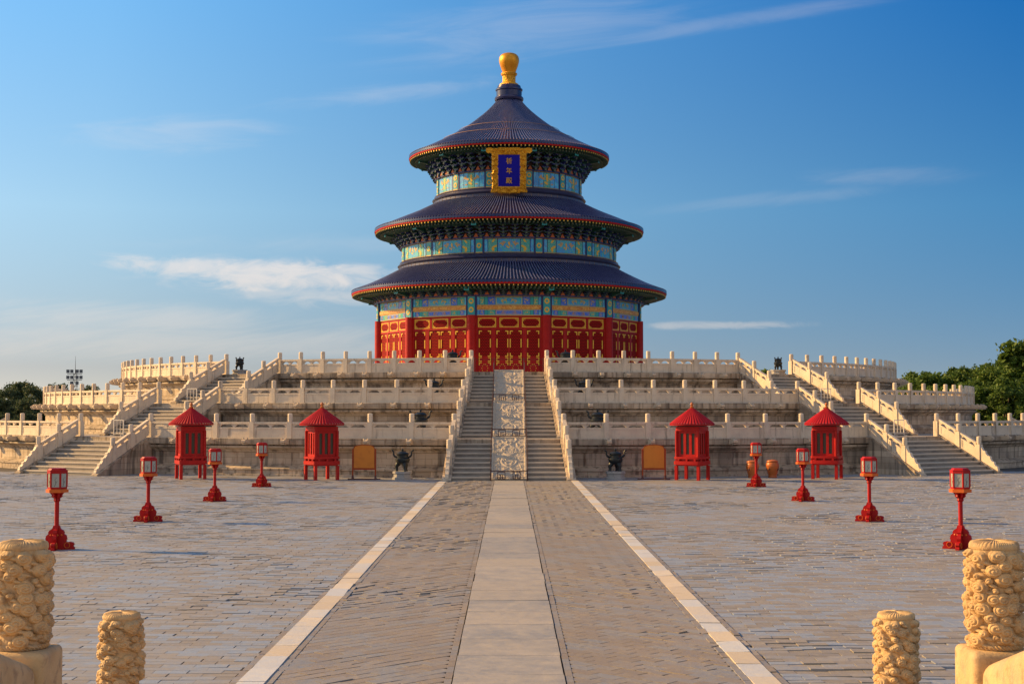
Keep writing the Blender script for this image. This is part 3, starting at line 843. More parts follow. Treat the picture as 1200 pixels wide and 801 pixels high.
def collar(r, z0, z1):
    h = z1 - z0; m = MB()
    pr = [(r + .42, 0), (r + .46, .10), (r + .36, .2), (r + .24, .30), (r + .24, h * .52), (r + .34, h * .58), (r + .40, h * .66), (r + .30, h * .76), (r + .16, h * .84), (r + .20, h * .94), (r + .06, h)]
    m.lathe([(a, z0 + b) for a, b in pr], 192)
    # joints of the facing tiles
    n = int(2 * math.pi * r / .62)
    for i in range(n):
        a = 2 * math.pi * i / n
        if math.cos(a) < -.3: continue
        m.obox(P(a, r + .24, z0 + h * .41), P(a + math.pi / 2, .012), P(a, .018), (0, 0, h * .115), 1)
    m.build('tile_collar', [tile_band, tan_line], HALL, 30)
collar(9.72, 16.15, 17.22); collar(6.60, 22.10, 23.27)

def smooth_prof(pts, n):
    out = []
    for i in range(n + 1):
        t = i / n * (len(pts) - 1); j = min(int(t), len(pts) - 2); f = t - j
        p0 = np.array(pts[max(j - 1, 0)]); p1 = np.array(pts[j]); p2 = np.array(pts[j + 1]); p3 = np.array(pts[min(j + 2, len(pts) - 1)])
        out.append(.5 * ((2 * p1) + (-p0 + p2) * f + (2 * p0 - 5 * p1 + 4 * p2 - p3) * f ** 2 + (-p0 + 3 * p1 - 3 * p2 + p3) * f ** 3))
    return out
def roof(pts, N, name='roof'):
    """ribbed tile roof: pts from top to eave (r, z)"""
    pr = smooth_prof(pts, 26); m = MB(); q = 6; na = N * q
    shape = [0, .0, .85, 1, .85, .0]
    for j, (r, z) in enumerate(pr):
        sp = 2 * math.pi * r / N; hgt = min(.115, sp * .42)
        for i in range(na):
            a = 2 * math.pi * i / na; h = hgt * shape[i % q]
            m.v.append((r * math.sin(a), -r * math.cos(a), z + h))
    for j in range(len(pr) - 1):
        for i in range(na):
            i2 = (i + 1) % na
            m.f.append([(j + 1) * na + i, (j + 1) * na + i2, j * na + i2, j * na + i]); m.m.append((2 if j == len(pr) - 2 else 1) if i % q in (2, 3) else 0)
    # drip edge: tile ends hanging over the eave
    r, z = pr[-1]; b = len(m.v)
    for i in range(na):
        a = 2 * math.pi * i / na; dz = .20 - .07 * shape[(i + 3) % q]
        m.v.append(((r + .01) * math.sin(a), -(r + .01) * math.cos(a), z - dz))
    base = (len(pr) - 1) * na
    for i in range(na):
        i2 = (i + 1) % na
        m.f.append([base + i, b + i, b + i2, base + i2]); m.m.append(0)
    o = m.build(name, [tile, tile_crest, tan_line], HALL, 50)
    return r, z, N
def eave(r, z, N, ri, zi, nb, scale):
    """fascia, flying rafters, soffit and bracket sets below a roof edge"""
    m = MB(); ze = z - .20
    m.lathe([(r - .35, ze + .02), (r - .02, ze + .02), (r - .03, ze - .10), (r - .10, ze - .11), (r - .35, ze - .06)], 192, 0)
    e = m.build('eave_board', red_line, HALL, 30)
    nr = int(N * .8); m = MB()
    for i in range(nr):
        a = 2 * math.pi * i / nr
        if math.cos(a) < -.3: continue
        er, et = P(a, 1), P(a + math.pi / 2, 1)
        c = P(a, r - .72, ze - .16)
        m.obox(c, et * .065, (er * .60) + Vector((0, 0, -.04)), Vector((0, 0, .07)), 0)
        m.obox(P(a, r - .10, ze - .20), et * .045, er * .03, Vector((0, 0, .055)), 1)
        c = P(a, r - 1.35, ze - .34)
        m.obox(c, et * .075, (er * .75) + Vector((0, 0, .02)), Vector((0, 0, .08)), 0)
        m.obox(P(a, r - .58, ze - .33), et * .073, er * .03, Vector((0, 0, .078)), 2)
    m.build('rafter', [rafter_green, gold, brk_edge], e)
    m = MB(); ro = r - 1.9
    m.lathe([(r - .1, ze - .08), (r - .9, ze - .12), (ro, ze - .30), (ro, zi + .1)][:3] + [(ri + .05, ze - .45)], 192)
    m.build('soffit', soffit, HALL, 30)
    # backing band behind the brackets
    hh = ze - .40 - zi
    m = MB(); m.lathe([(ri + .02, zi), (ri + .10, zi + hh)], 192); m.lathe([(ri + .02, zi - .02), (ri + .16, zi - .02), (ri + .16, zi + .10), (ri + .02, zi + .10)], 192, 1)
    for i in range(nb):
        a = 2 * math.pi * i / nb
        if math.cos(a) > -.2: m.prism([(-.20, 0), (.20, 0), (.05, .30), (-.05, .30)], P(a, ri + .17, zi + .10), P(a + math.pi / 2, 1), (0, 0, 1), P(a, .02), 2)
    bb = m.build('bracket_band', [brk_back, p_dark, p_flame], HALL, 30)
    reach = (r - 1.55) - ri; nt = 4; dr = reach / nt; dz = hh / nt
    meshes = []
    for c0, c1 in ((0, 1), (1, 0)):
        m = MB(); w = .09 * scale
        for j in range(nt):
            z0 = zi + .06 + dz * j; o = dr * (j + .85)
            m.box(-w, w, -o - .12, .05, z0, z0 + dz * .50, c0)                      # radial arm
            m.box(-w - .003, w + .003, -o - .135, -o - .10, z0, z0 + dz * .50, 2)   # painted tip
            L = (.24 + .07 * (j % 2)) * scale * (1.15 if j else .9)
            for oo in ((o - .02), (o * .5)):
                m.hexa([(-L * .6, -oo - .07, z0 + dz * .42), (L * .6, -oo - .07, z0 + dz * .42), (L * .6, -oo + .07, z0 + dz * .42), (-L * .6, -oo + .07, z0 + dz * .42),
                        (-L, -oo - .07, z0 + dz * .74), (L, -oo - .07, z0 + dz * .74), (L, -oo + .07, z0 + dz * .74), (-L, -oo + .07, z0 + dz * .74)], c1)
                for x in (-L, 0, L): m.box(x - .075 * scale, x + .075 * scale, -oo - .09, -oo + .09, z0 + dz * .74, z0 + dz * .98, c0)
                m.box(-L, L, -oo - .078, -oo - .071, z0 + dz * .68, z0 + dz * .74, 2)
        meshes.append(m.mesh('bracket', [brk_green, brk_blue, brk_edge]))
    for i in range(nb):
        a = 2 * math.pi * (i + .5) / nb
        if math.cos(a) < -.22: continue
        inst(meshes[i % 2], 'bracket', bb, P(a, ri), (0, 0, a))
    # corner beam heads over each column
    m = MB()
    m.hexa([(-.16, -reach - .75, hh - .12), (.16, -reach - .75, hh - .12), (.16, -.2, hh - .35), (-.16, -.2, hh - .35), (-.16, -reach - .75, hh + .22), (.16, -reach - .75, hh + .22), (.16, -.2, hh + .05), (-.16, -.2, hh + .05)], 0)
    m.box(-.22, .22, -reach - .80, -reach - .751, hh - .16, hh + .26, 1); m.box(-.13, .13, -reach - .81, -reach - .80, hh - .07, hh + .17, 0)
    bm_ = m.mesh('beam_head', [brk_green, p_cyan])
    for a in cols: inst(bm_, 'beam_head', bb, P(a, ri, zi), (0, 0, a))

g = roof([(10.10, 16.42), (11.3, 15.78), (12.75, 15.07), (13.8, 14.66), (14.25, 14.50)], 300)
eave(*g, 12.05, 13.36, 84, 1.0)
g = roof([(7.0, 22.42), (8.6, 21.62), (10.2, 20.92), (11.5, 20.36), (12.2, 20.12)], 264)
eave(*g, 9.74, 18.45, 66, 1.05)
g = roof([(1.02, 32.35), (1.5, 31.75), (2.3, 30.95), (3.75, 29.78), (5.1, 28.90), (6.65, 28.02), (8.2, 27.24), (9.12, 26.86)], 204)
eave(*g, 6.62, 24.70, 46, 1.1)
# pale joint rings on the top roof
m = MB()
for r, z in ((4.62, 29.29), (6.1, 28.40)): m.lathe([(r - .02, z + .03), (r, z + .062), (r + .02, z + .03)], 160)
m.build('tile_joint_ring', tan_line, HALL)
# finial
m = MB()
m.lathe([(1.10, 32.15), (1.30, 32.2), (1.34, 32.36), (1.28, 32.50), (1.16, 32.56), (1.17, 33.05), (1.24, 33.12), (1.24, 33.24), (1.12, 33.33), (1.05, 33.55), (.9, 33.62)], 48)
fc = m.build('finial_collar', tile, HALL, 30)
m = MB()
m.lathe([(.86, 33.55), (.90, 33.62), (.84, 33.74), (.66, 33.84), (.60, 33.92), (.60, 34.42), (.64, 34.5), (.70, 34.54), (.72, 34.60)], 48)
fin = m.build('finial', gold_carved, HALL, 30)
m = MB()
m.lathe([(.72, 34.60), (.76, 34.66), (.72, 34.74), (.60, 34.78)], 48, 1)
pr = smooth_prof([(.60, 34.78), (.70, 35.1), (.84, 35.5), (.92, 35.86), (.88, 36.2), (.70, 36.45), (.40, 36.58), (.001, 36.63)], 28)
m.lathe([(max(.001, p[0]), p[1]) for p in pr], 48)
m.build('finial_orb', [gold_orb, gold_carved], fin, 40)

# ------------------------------------------------------------------ name plaque
plq = thing('name_plaque', 'blue plaque with three gold characters in carved gilt frame under the topmost eave', 'plaque', (0, D - 7.75, 22.50))
plq.rotation_euler = (R_(-17), 0, 0); plq.rotation_euler[0] = R_(17)
m = MB(); y0, y1 = -.14, .16
Wp, Hp = 1.48, 3.92
m.box(-.98, .98, .02, .16, .62, 3.30, 0)
plq_b = m.build('board', blue_board, plq)
m = MB()
fw = .56
def carved(x0, x1, z0, z1, nx, nz):
    vs = []; 
    for j in range(nz + 1):
        for i in range(nx + 1):
            x = x0 + (x1 - x0) * i / nx; z = z0 + (z1 - z0) * j / nz
            e = min(1, min(x - x0, x1 - x, z - z0, z1 - z) / .10)
            w = mnoise.turbulence(Vector((abs(x) * 4.2, z * 4.2, 2.0)), 3, False)
            vs.append((x, .02 - (.06 + .20 * w) * max(0, e), z))
    m.add(vs, [(j * (nx + 1) + i, j * (nx + 1) + i + 1, (j + 1) * (nx + 1) + i + 1, (j + 1) * (nx + 1) + i) for j in range(nz) for i in range(nx)])
    m.box(x0, x1, .021, .2, z0, z1)
carved(-Wp, -Wp + fw, .06, Hp - .06, 16, 90); carved(Wp - fw, Wp, .06, Hp - .06, 16, 90)
carved(-Wp + fw, Wp - fw, .0, .60, 56, 18); carved(-Wp + fw, Wp - fw, Hp - .60, Hp, 56, 18)
for s in (-1, 1):   # flaring scrolled ears at the head of the frame
    m.prism([(s * (Wp - .02), Hp - .02), (s * (Wp - .02), Hp - .50), (s * (Wp + .16), Hp - .44), (s * (Wp + .30), Hp - .50), (s * (Wp + .50), Hp - .30), (s * (Wp + .46), Hp - .06), (s * (Wp + .2), Hp - .0)][::s], (0, .08, 0), (1, 0, 0), (0, 0, 1), (0, .08, 0))
    m.prism([(s * (Wp - .02), .04), (s * (Wp - .02), .34), (s * (Wp + .07), .30), (s * (Wp + .1), .12)][::-s], (0, .08, 0), (1, 0, 0), (0, 0, 1), (0, .08, 0))
m.build('frame', gold_carved, plq, 40)
def strokes(ch):
    """hand-laid strokes in a 10 x 10 cell, fallback when no font face carries the character"""
    return {'祈': [((2, 9.6), (3, 8.6)), ((.8, 7.6), (4.2, 7.6)), ((4.2, 7.6), (.6, 3.6)), ((2.6, 5.6), (2.6, .2)), ((3, 5), (4.2, 4)), ((8.8, 9.4), (5.6, 8.4)), ((5.6, 8.4), (5.6, 4)), ((5.6, 4), (4.6, .4)), ((5.6, 6), (9.6, 6)), ((8, 6), (8, .2))],
            '年': [((3, 9.8), (1.4, 7)), ((2.4, 8.2), (8.6, 8.2)), ((2.4, 5.6), (8.2, 5.6)), ((2.6, 5.6), (2.6, 3)), ((.6, 3), (9.6, 3)), ((5.6, 8.2), (5.6, .2))],
            '殿': [((1, 9.2), (5, 9.2)), ((5, 9.2), (5, 7.4)), ((1, 7.4), (5, 7.4)), ((1, 9.2), (1, 4)), ((1, 4), (.4, 1)), ((2.2, 7), (2.2, 3)), ((4, 7), (4, 3)), ((1.4, 5.4), (5, 5.4)), ((1, 3), (5.4, 3)), ((2.4, 2.4), (1.4, .8)), ((3.8, 2.4), (4.8, .8)), ((6.6, 9.2), (6.6, 7)), ((6.6, 7), (5.8, 5.6)), ((6.6, 9.2), (8.6, 9.2)), ((8.6, 9.2), (9, 6.4)), ((6, 4.6), (9, 4.6)), ((9, 4.6), (6, .4)), ((6.6, 3.8), (9.6, .4))]}[ch]
for ch, zc in (('祈', 2.80), ('年', 1.96), ('殿', 1.12)):
    s_ = .52
    m = MB()
    for (a, b) in strokes(ch):
        A = Vector(((a[0] / 10 - .5) * s_, 0, (a[1] / 10 - .5) * s_)); B = Vector(((b[0] / 10 - .5) * s_, 0, (b[1] / 10 - .5) * s_))
        d_ = (B - A); n_ = Vector((-d_.z, 0, d_.x)).normalized() * .026
        m.obox((A + B) / 2, d_ / 2 + d_.normalized() * .014, (0, .012, 0), n_)
    m.build('character', gold, plq_b, None, (0, -.0, zc))

# ------------------------------------------------------------------ red wooden kiosks
def kiosk(x, y, rz, label):
    t = thing('pavilion', label, 'kiosk', (x, y, .02), rz - math.atan2(x, y), 'red wooden kiosks on the courtyard')
    t.scale = (1.09, 1.09, 1)
    for n_, me in KM: inst(me, n_, t)
    for a, b in ((-1, -1), (1, -1), (1, 1), (-1, 1)): inst(KLEG, 'leg', t, (a * .61, b * .61, 0))
    for q in range(4): inst(KWIN, 'window_wall', t, (0, 0, 0), (0, 0, q * math.pi / 2))
def kiosk_meshes():
    out = []
    m = MB()
    h0, h1 = .98, 1.42
    def sq(a, z0, z1, r=.12, mi=0):
        pts = []
        for cx, cy, a0 in ((a - r, -(a - r), -90), (a - r, a - r, 0), (-(a - r), a - r, 90), (-(a - r), -(a - r), 180)):
            for d in (0, 30, 60, 90): pts.append((cx + r * math.cos(R_(a0 + d)), cy + r * math.sin(R_(a0 + d))))
        m.prism(pts, (0, 0, (z0 + z1) / 2), (1, 0, 0), (0, 1, 0), (0, 0, (z1 - z0) / 2), mi)
    sq(.73, .86, 1.06); sq(.60, 1.06, 1.18); sq(.72, 1.18, 1.30); sq(.66, .80, .86)
    for q in range(4):       # short balusters between the two shelf rails
        for u in (-.45, 0, .45):
            c, s = math.cos(q * math.pi / 2), math.sin(q * math.pi / 2)
            px, py = u, -.68
            m.obox((px * c - py * s, px * s + py * c, 1.12), (.05, 0, 0), (0, .05, 0), (0, 0, .058))
    out.append(('shelf', m.mesh('shelf', red, 40)))
    m = MB(); sq(.66, 2.74, 2.98); out.append(('head_beam', m.mesh('head_beam', red, 40)))
    m = MB(); sq(.60, 2.98, 3.06); out.append(('neck', m.mesh('neck', wood_dark, 40)))
    # ribbed conical roof
    m = MB(); N = 44; q = 4; na = N * q
    pr = [(.02, 4.08), (.10, 4.00), (.30, 3.82), (.60, 3.57), (.90, 3.32), (1.15, 3.10)]
    for r, z in pr:
        for i in range(na):
            a = 2 * math.pi * i / na; h = min(.05, .45 * 2 * math.pi * r / N) * (0, .8, 1, .8)[i % q]
            m.v.append((r * math.sin(a), -r * math.cos(a), z + h))
    for j in range(len(pr) - 1):
        for i in range(na):
            i2 = (i + 1) % na; m.f.append([(j + 1) * na + i, (j + 1) * na + i2, j * na + i2, j * na + i]); m.m.append(0)
    m.lathe([(1.155, 3.115), (1.14, 3.04), (.7, 3.04), (.02, 3.1)], 64)
    out.append(('roof', m.mesh('roof', red_roof, 60)))
    m = MB(); m.lathe([(.09, 4.02), (.10, 4.08), (.05, 4.12), (.05, 4.14), (.085, 4.20), (.08, 4.26), (.03, 4.32), (.001, 4.34)], 14)
    out.append(('finial', m.mesh('finial', jar_glaze, 40)))
    m = MB()
    for a, b in ((-1, -1), (1, -1), (1, 1), (-1, 1)): m.tube([(a * .60, b * .60, 1.30), (a * .60, b * .60, 2.74)], .075, 10)
    m.box(-.50, .50, -.50, .50, 1.30, 2.74)
    out.append(('body', m.mesh('body', red, 40)))
    m = MB(); m.box(-.62, .62, -.62, -.60, .84, .99 - .001)
    return out
KM = kiosk_meshes()
m = MB(); m.box(-.075, .075, -.075, .075, -.01, .80); KLEG = m.mesh('leg', red)
m = MB()
m.box(-.53, .53, -.575, -.505, 1.302, 1.44, 0); m.box(-.53, .53, -.575, -.505, 2.60, 2.738, 0)
for x in (-.46, -.155, .155, .46): m.box(x - .07, x + .07, -.575, -.505, 1.44, 2.60, 0)
for x in (-.3075, 0, .3075): m.box(x - .083 if x else -.084, x + .083 if x else .084, -.525, -.502, 1.442, 2.598, 1)
KWIN = m.mesh('window_wall', [red, window_dark])
kiosk(-18.1, 81.8, R_(11), 'round-roofed red wooden kiosk on legs, standing before the left side staircase')
kiosk(-10.5, 80.6, R_(24), 'red wooden kiosk on legs, between an orange screen and short lantern post, left half')
kiosk(10.25, 80.4, R_(-24), 'red wooden kiosk on legs, between an orange screen and the brown jars')
kiosk(18.1, 81.8, R_(-12), 'red wooden kiosk on legs, beside the right side staircase, outermost on its side')

# ------------------------------------------------------------------ red lantern posts
def hexring(m, r, z0, z1, mi=0, r2=None, off=30):
    r2 = r if r2 is None else r2
    b = len(m.v)
    for rr, z in ((r, z0), (r2, z1)):
        for i in range(6): m.v.append((rr * math.sin(R_(60 * i + off)), -rr * math.cos(R_(60 * i + off)), z))
    m.f.append([b + i for i in range(6)][::-1]); m.f.append([b + 6 + i for i in range(6)])
    for i in range(6): m.f.append([b + i, b + (i + 1) % 6, b + 6 + (i + 1) % 6, b + 6 + i])
    m.m += [mi] * 8
def lantern_meshes():
    o = {}
    m = MB()   # base: two crossed scroll boards
    prof = [(-.50, 0), (.50, 0), (.50, .05), (.46, .09), (.49, .14), (.46, .19), (.38, .21), (.30, .20), (.27, .22), (.29, .30), (.27, .38), (.21, .43), (.22, .47), (.18, .53), (.11, .57), (.08, .66), (-.08, .66), (-.11, .57), (-.18, .53), (-.22, .47), (-.21, .43), (-.27, .38), (-.29, .30), (-.27, .22), (-.30, .20), (-.38, .21), (-.46, .19), (-.49, .14), (-.46, .09), (-.50, .05)]
    m.prism(prof, (0, 0, 0), (1, 0, 0), (0, 0, 1), (0, .055, 0)); m.prism(prof, (0, 0, .002), (0, 1, 0), (0, 0, 1), (.052, 0, 0))
    for s in (-1, 1):
        for ax in (0, 1):
            for f in (-1, 1):
                c = (s * .30, f * .056, .12) if ax == 0 else (f * .056, s * .30, .12)
                e = Vector((1, 0, 0)) if ax == 0 else Vector((0, 1, 0)); nrm = Vector((0, f, 0)) if ax == 0 else Vector((f, 0, 0))
                pts = [Vector(c) + nrm * .012 + e * .075 * math.cos(2 * math.pi * i / 12) + Vector((0, 0, .075 * math.sin(2 * math.pi * i / 12))) for i in range(13)]
                m.tube(pts, .012, 5, 1, False)
                m.ell(Vector((s * .15, f * .056, .40)) if ax == 0 else Vector((f * .056, s * .15, .40)), (.03, .03, .03), 6, 4, 1)
    o['base'] = m.mesh('base', [red_lamp, orange_paint])
    m = MB(); m.tube([(0, 0, .60), (0, 0, 1.32)], .062, 12); o['pole'] = m.mesh('pole', red_lamp, 40)
    m = MB()   # bracket boards under the tray
    pb = [(-.05, 0), (.05, 0), (.09, .05), (.08, .10), (.15, .16), (.14, .20), (.20, .27), (-.20, .27), (-.14, .20), (-.15, .16), (-.08, .10), (-.09, .05)]
    for a in (0, 60, 120):
        e = Vector((math.cos(R_(a)), math.sin(R_(a)), 0)); n_ = Vector((-math.sin(R_(a)), math.cos(R_(a)), 0))
        m.prism(pb, (0, 0, 1.30 + .0008 * a / 60), e, (0, 0, 1), n_ * .028)
    o['bracket'] = m.mesh('bracket', red_lamp)
    m = MB(); hexring(m, .31, 1.572, 1.66); hexring(m, .26, 1.66, 1.675); o['tray'] = m.mesh('tray', orange_paint)
    m = MB(); hexring(m, .27, 1.675, 1.72); hexring(m, .28, 2.10, 2.17); hexring(m, .29, 2.17, 2.19); hexring(m, .255, 2.19, 2.24, 0, .22)
    for i in range(6):
        p = P(R_(60 * i + 30), .255); m.tube([(p.x, p.y, 1.72), (p.x, p.y, 2.10)], .03, 6)
    o['head_frame'] = m.mesh('head_frame', red_lamp)
    m = MB(); a = .213; w = .105
    m.box(-w, w, -a - .012, -a, 1.722, 2.098, 0)
    m.tube([(-.03, -a - .014, 1.74), (.01, -a - .014, 1.84), (-.02, -a - .014, 1.93), (.04, -a - .014, 2.0)], [.006, .007, .005, .003], 5, 1)
    m.tube([(.01, -a - .014, 1.84), (.05, -a - .014, 1.90)], [.005, .003], 5, 1)
    o['glass_pane'] = m.mesh('glass_pane', [glass_white, lamp_art])
    return o
LM = lantern_meshes()
def lantern(x, y, rz, label):
    t = thing('lantern_post', label, 'lantern post', (x, y, .02), rz - math.atan2(x, y), 'red lantern posts in two rows')
    for n_ in ('base', 'pole', 'bracket', 'tray', 'head_frame'): inst(LM[n_], n_, t)
    h = [c for c in t.children if c.name.startswith('head_frame')]
    for i in range(6): inst(LM['glass_pane'], 'glass_pane', t, (0, 0, 0), (0, 0, R_(60 * i)))
LY = (40.0, 50.1, 61.4, 73.0)
where = ('standing nearest the carved foreground posts', 'second out from the carved foreground posts', 'third out, towards the terrace', 'smallest, standing nearest the terrace wall')
for s in (-1, 1):
    for i, y in enumerate(LY):
        lantern(s * 12.55, y, R_((12, 9, 15, 11)[i] * -1), f'red hexagonal lantern post in the {side_word[s]} row, {where[i]}')

# ------------------------------------------------------------------ bronze censers, screens, jars
def censer_meshes():
    o = {}
    m = MB(); m.lathe([(.02, .40), (.22, .42), (.38, .52), (.44, .66), (.43, .76), (.36, .82), (.33, .84), (.33, .96), (.37, .98), (.38, 1.02), (.30, 1.02)], 28); o['bowl'] = m.mesh('bowl', bronze, 40)
    m = MB(); m.lathe([(.36, 1.02), (.38, 1.05), (.34, 1.10), (.24, 1.16), (.10, 1.20), (.05, 1.22), (.05, 1.25), (.085, 1.29), (.05, 1.34), (.001, 1.36)], 28); o['lid'] = m.mesh('lid', bronze, 40)
    m = MB(); m.tube([(0, 0, .52), (0, -.10, .40), (0, -.16, .26), (0, -.14, .12), (0, -.17, 0)], [.15, .15, .105, .085, .11], 10); o['leg'] = m.mesh('leg', bronze, 40)
    m = MB(); m.tube([(.36, 0, .84), (.50, 0, .90), (.56, 0, 1.02), (.55, 0, 1.16), (.62, 0, 1.26)], [.06, .065, .055, .05, .045], 8); m.ell((.64, 0, 1.25), (.07, .06, .05), 8, 5); o['handle'] = m.mesh('handle', bronze, 40)
    return o
CM = censer_meshes()
m = MB(); m.lathe([(.62, 0), (.62, .12), (.54, .15), (.54, .30), (.60, .34), (.60, .46), (.001, .46)], 8)
PED = m.mesh('pedestal', pedestal)
m = MB()
m.tube([(.33, 0, .80), (.36, 0, 1.0), (.36, 0, 1.22)], [.06, .055, .05], 8); m.ell((.39, 0, 1.25), (.09, .06, .06), 8, 5)
CM['handle_up'] = m.mesh('handle', bronze, 40)
def censer(x, y, z, s, label, ped=True, rz=0.0, ph=.46, hd='handle'):
    if ped:
        q = thing('stone_pedestal', 'low grey stone pedestal under the ' + label[1], 'pedestal', (x, y, z), rz, 'pedestals under the censers')
        inst(PED, 'block', q, (0, 0, 0), (0, 0, R_(22.5)), (.94, .94, ph / .46))
    t = thing('incense_burner', label[0], 'incense burner', (x, y, z + (ph if ped else 0)), rz, 'bronze incense burners')
    t.scale = (s, s, s)
    inst(CM['bowl'], 'bowl', t); inst(CM['lid'], 'lid', t)
    for a in (35, 155, 275): inst(CM['leg'], 'leg', t, P(R_(a), .20), (0, 0, R_(a)))
    inst(CM[hd], 'handle', t); inst(CM[hd], 'handle', t, (0, 0, 0), (0, 0, math.pi))
for s in (-1, 1):
    w = side_word[s]
    censer(s * 6.0, 81.0, .02, .93, (f'black bronze tripod censer on the courtyard, {w} of the central stairs', f'black censer on the courtyard {w} of the central stairs'), True, R_(8 * s))
    censer(s * 5.3, D - math.sqrt(44.3 ** 2 - 5.3 ** 2), ZT[0], 1.0, (f'bronze censer behind the lowest balustrade, {w} of the central stairs', f'censer on the lowest tier, {w} of the stairs'), True, R_(-8 * s), .34)
    censer(s * 4.85, D - math.sqrt(37.6 ** 2 - 4.85 ** 2), ZT[1], .95, (f'bronze censer mostly hidden behind the middle balustrade, {w} of the central stairs', f'censer on the middle tier, {w} of the stairs'), True, R_(5), .30)
    censer(s * 3.95, 100.3, ZT[2], 1.0, (f'bronze censer on the top tier before the hall, {w} of its front doors', f'censer on the top tier, {w} of the hall doors'), True, R_(3 * s), .32)
    # taller censer beside the head of each side staircase
    g = math.asin((hw(33.8) + .25) / 33.8)
    p = P(s * R_(37.35), 32.3)
    censer(p.x, D + p.y, ZT[2], .70, (f'small black bronze vessel on a pedestal at the head of the {w} staircase', f'vessel at the head of the {w} staircase'), True, R_(20), .38, 'handle_up')

def screen(x, y, label):
    t = thing('notice_screen', label, 'screen', (x, y, .02), 0, 'orange standing screens')
    m = MB(); pts = [(-.58, .62), (.58, .62), (.58, 1.72), (.52, 1.84), (.36, 1.91), (.10, 1.94), (-.10, 1.94), (-.36, 1.91), (-.52, 1.84), (-.58, 1.72)]
    m.prism(pts, (0, 0, 0), (1, 0, 0), (0, 0, 1), (0, .03, 0)); m.build('panel', screen_face, t)
    m = MB()
    rim = [(p[0] * 1.02, -.035, .62 + (p[1] - .62) * 1.0 + .01) for p in pts] ; rim.append(rim[0])
    m.tube(rim, .022, 6); m.box(-.62, .62, -.045, .045, .54, .615)
    m.build('rim', screen_wood, t)
    for s in (-1, 1):
        m = MB(); m.box(s * .64 - .04, s * .64 + .04, -.04, .04, .06, 1.66); m.ell((s * .64, 0, 1.69), (.045, .045, .04), 8, 5); m.build('upright', screen_wood, t)
        m = MB(); m.prism([(-.34, 0), (.34, 0), (.30, .08), (.12, .10), (.06, .22), (-.06, .22), (-.12, .10), (-.30, .08)], (s * .64, 0, 0), (0, 1, 0), (0, 0, 1), (.05, 0, 0)); m.build('foot', screen_stand, t)
    m = MB(); m.box(-.92, .92, -.06, .06, -.002, .06); m.build('base_bar', screen_stand, t)
screen(-8.15, 80.9, 'orange round-topped screen in a wooden stand, between kiosk and censer, left of stairs')
screen(8.15, 80.9, 'orange round-topped screen in a wooden stand, between censer and kiosk, right of stairs')

def jar(x, y, label, sc_=.92):
    t = thing('storage_jar', label, 'jar', (x, y, .02), 0, 'brown glazed jars')
    t.scale = (sc_,) * 3
    m = MB(); pr = smooth_prof([(.26, 0), (.28, .06), (.26, .14), (.34, .40), (.40, .66), (.38, .86), (.30, .98)], 24)
    m.lathe([(.001, .0)] + [tuple(p) for p in pr], 28); m.lathe([(.405, .70), (.42, .72), (.405, .74)], 28)
    m.build('body', jar_glaze, t, 40)
    m = MB(); m.lathe([(.34, .96), (.36, 1.0), (.34, 1.04), (.22, 1.08), (.10, 1.10), (.001, 1.11)], 28); m.build('lid', jar_glaze, t, 40)
    m = MB()
    for a in (-40, 50): 
        for da, dz, r in ((0, .55, .07), (6, .64, .05), (-7, .48, .05)): m.ell(P(R_(a + da), .375, dz), (r, .03, r * .8), 8, 5)
    m.build('painted_figure', jar_fig, t)
jar(14.02, 82.8, 'orange-brown lidded jar partly behind the farthest red lantern post')
jar(15.25, 83.2, 'orange-brown lidded jar standing clear, between lantern post and outer kiosk', .94)

# ------------------------------------------------------------------ small fittings on the stairs and terrace
def key_barrier(y, z, label):
    t = thing('ramp_barrier', label, 'barrier', (0, y, z), 0, 'low iron barriers across the carved ramp')
    m = MB(); m.box(-1.0, 1.0, -.02, .02, .52, .57); m.build('top_rail', iron, t)
    for s in (-1, 1):
        m = MB(); m.box(s * 1.0 - .025, s * 1.0 + .025, -.025, .025, 0, .60); m.build('post', iron, t)
    for cx in (-.42, .42):
        m = MB(); w = .035
        for (x0, x1, z0, z1) in ((-.22, .22, .46, .50), (-.22, -.18, .10, .46), (.18, .22, .10, .46), (-.18, -.04, .10, .14), (.04, .18, .10, .14), (-.08, -.04, .14, .32), (.04, .08, .14, .32), (-.12, .12, .32, .36)):
            m.box(cx + x0, cx + x1, -.015, .015, z0, z1)
        m.build('key_scroll', iron, t)
key_barrier(D - 50.95, .03, 'low brown iron barrier with key scrolls at the foot of the carved ramp')
key_barrier(D - 44.6, ZT[0], 'low brown iron barrier with key scrolls on the lower landing of the ramp')
key_barrier(D - 38.6, ZT[1], 'low brown iron barrier with key scrolls on the upper landing of the ramp')
for s in (-1, 1):
    t = thing('handrail', f'thin brown iron handrail along the {side_word[s]} edge of the carved ramp', 'handrail', (s * 1.02, D, 0), 0, 'ramp handrails')
    for k in range(3):
        _, _, H, rt, rb = FL[k]
        m = MB()
        m.tube([(0, -rb - .1, ZB[k] + .62), (0, -rt, ZT[k] + .62)], .018, 6); m.tube([(0, -rb - .1, ZB[k] + .34), (0, -rt, ZT[k] + .34)], .012, 6)
        m.build('rail', iron, t)
        for f in (0, .33, .66, 1):
            r = rb + .1 - (rb + .1 - rt) * f; z = ZB[k] + (ZT[k] - ZB[k]) * f
            m = MB(); m.tube([(0, -r, z - .1), (0, -r, z + .64)], .02, 6); m.build('post', iron, t)
t = thing('rope_barrier', 'thin rail barrier across the top of the central stairs before the doors', 'barrier', (0, D - 33.3, ZT[2]))
m = MB(); m.tube([(-2.3, 0, .86), (2.3, 0, .86)], .018, 6); m.tube([(-2.3, 0, .46), (2.3, 0, .46)], .012, 6); m.build('rail', iron, t)
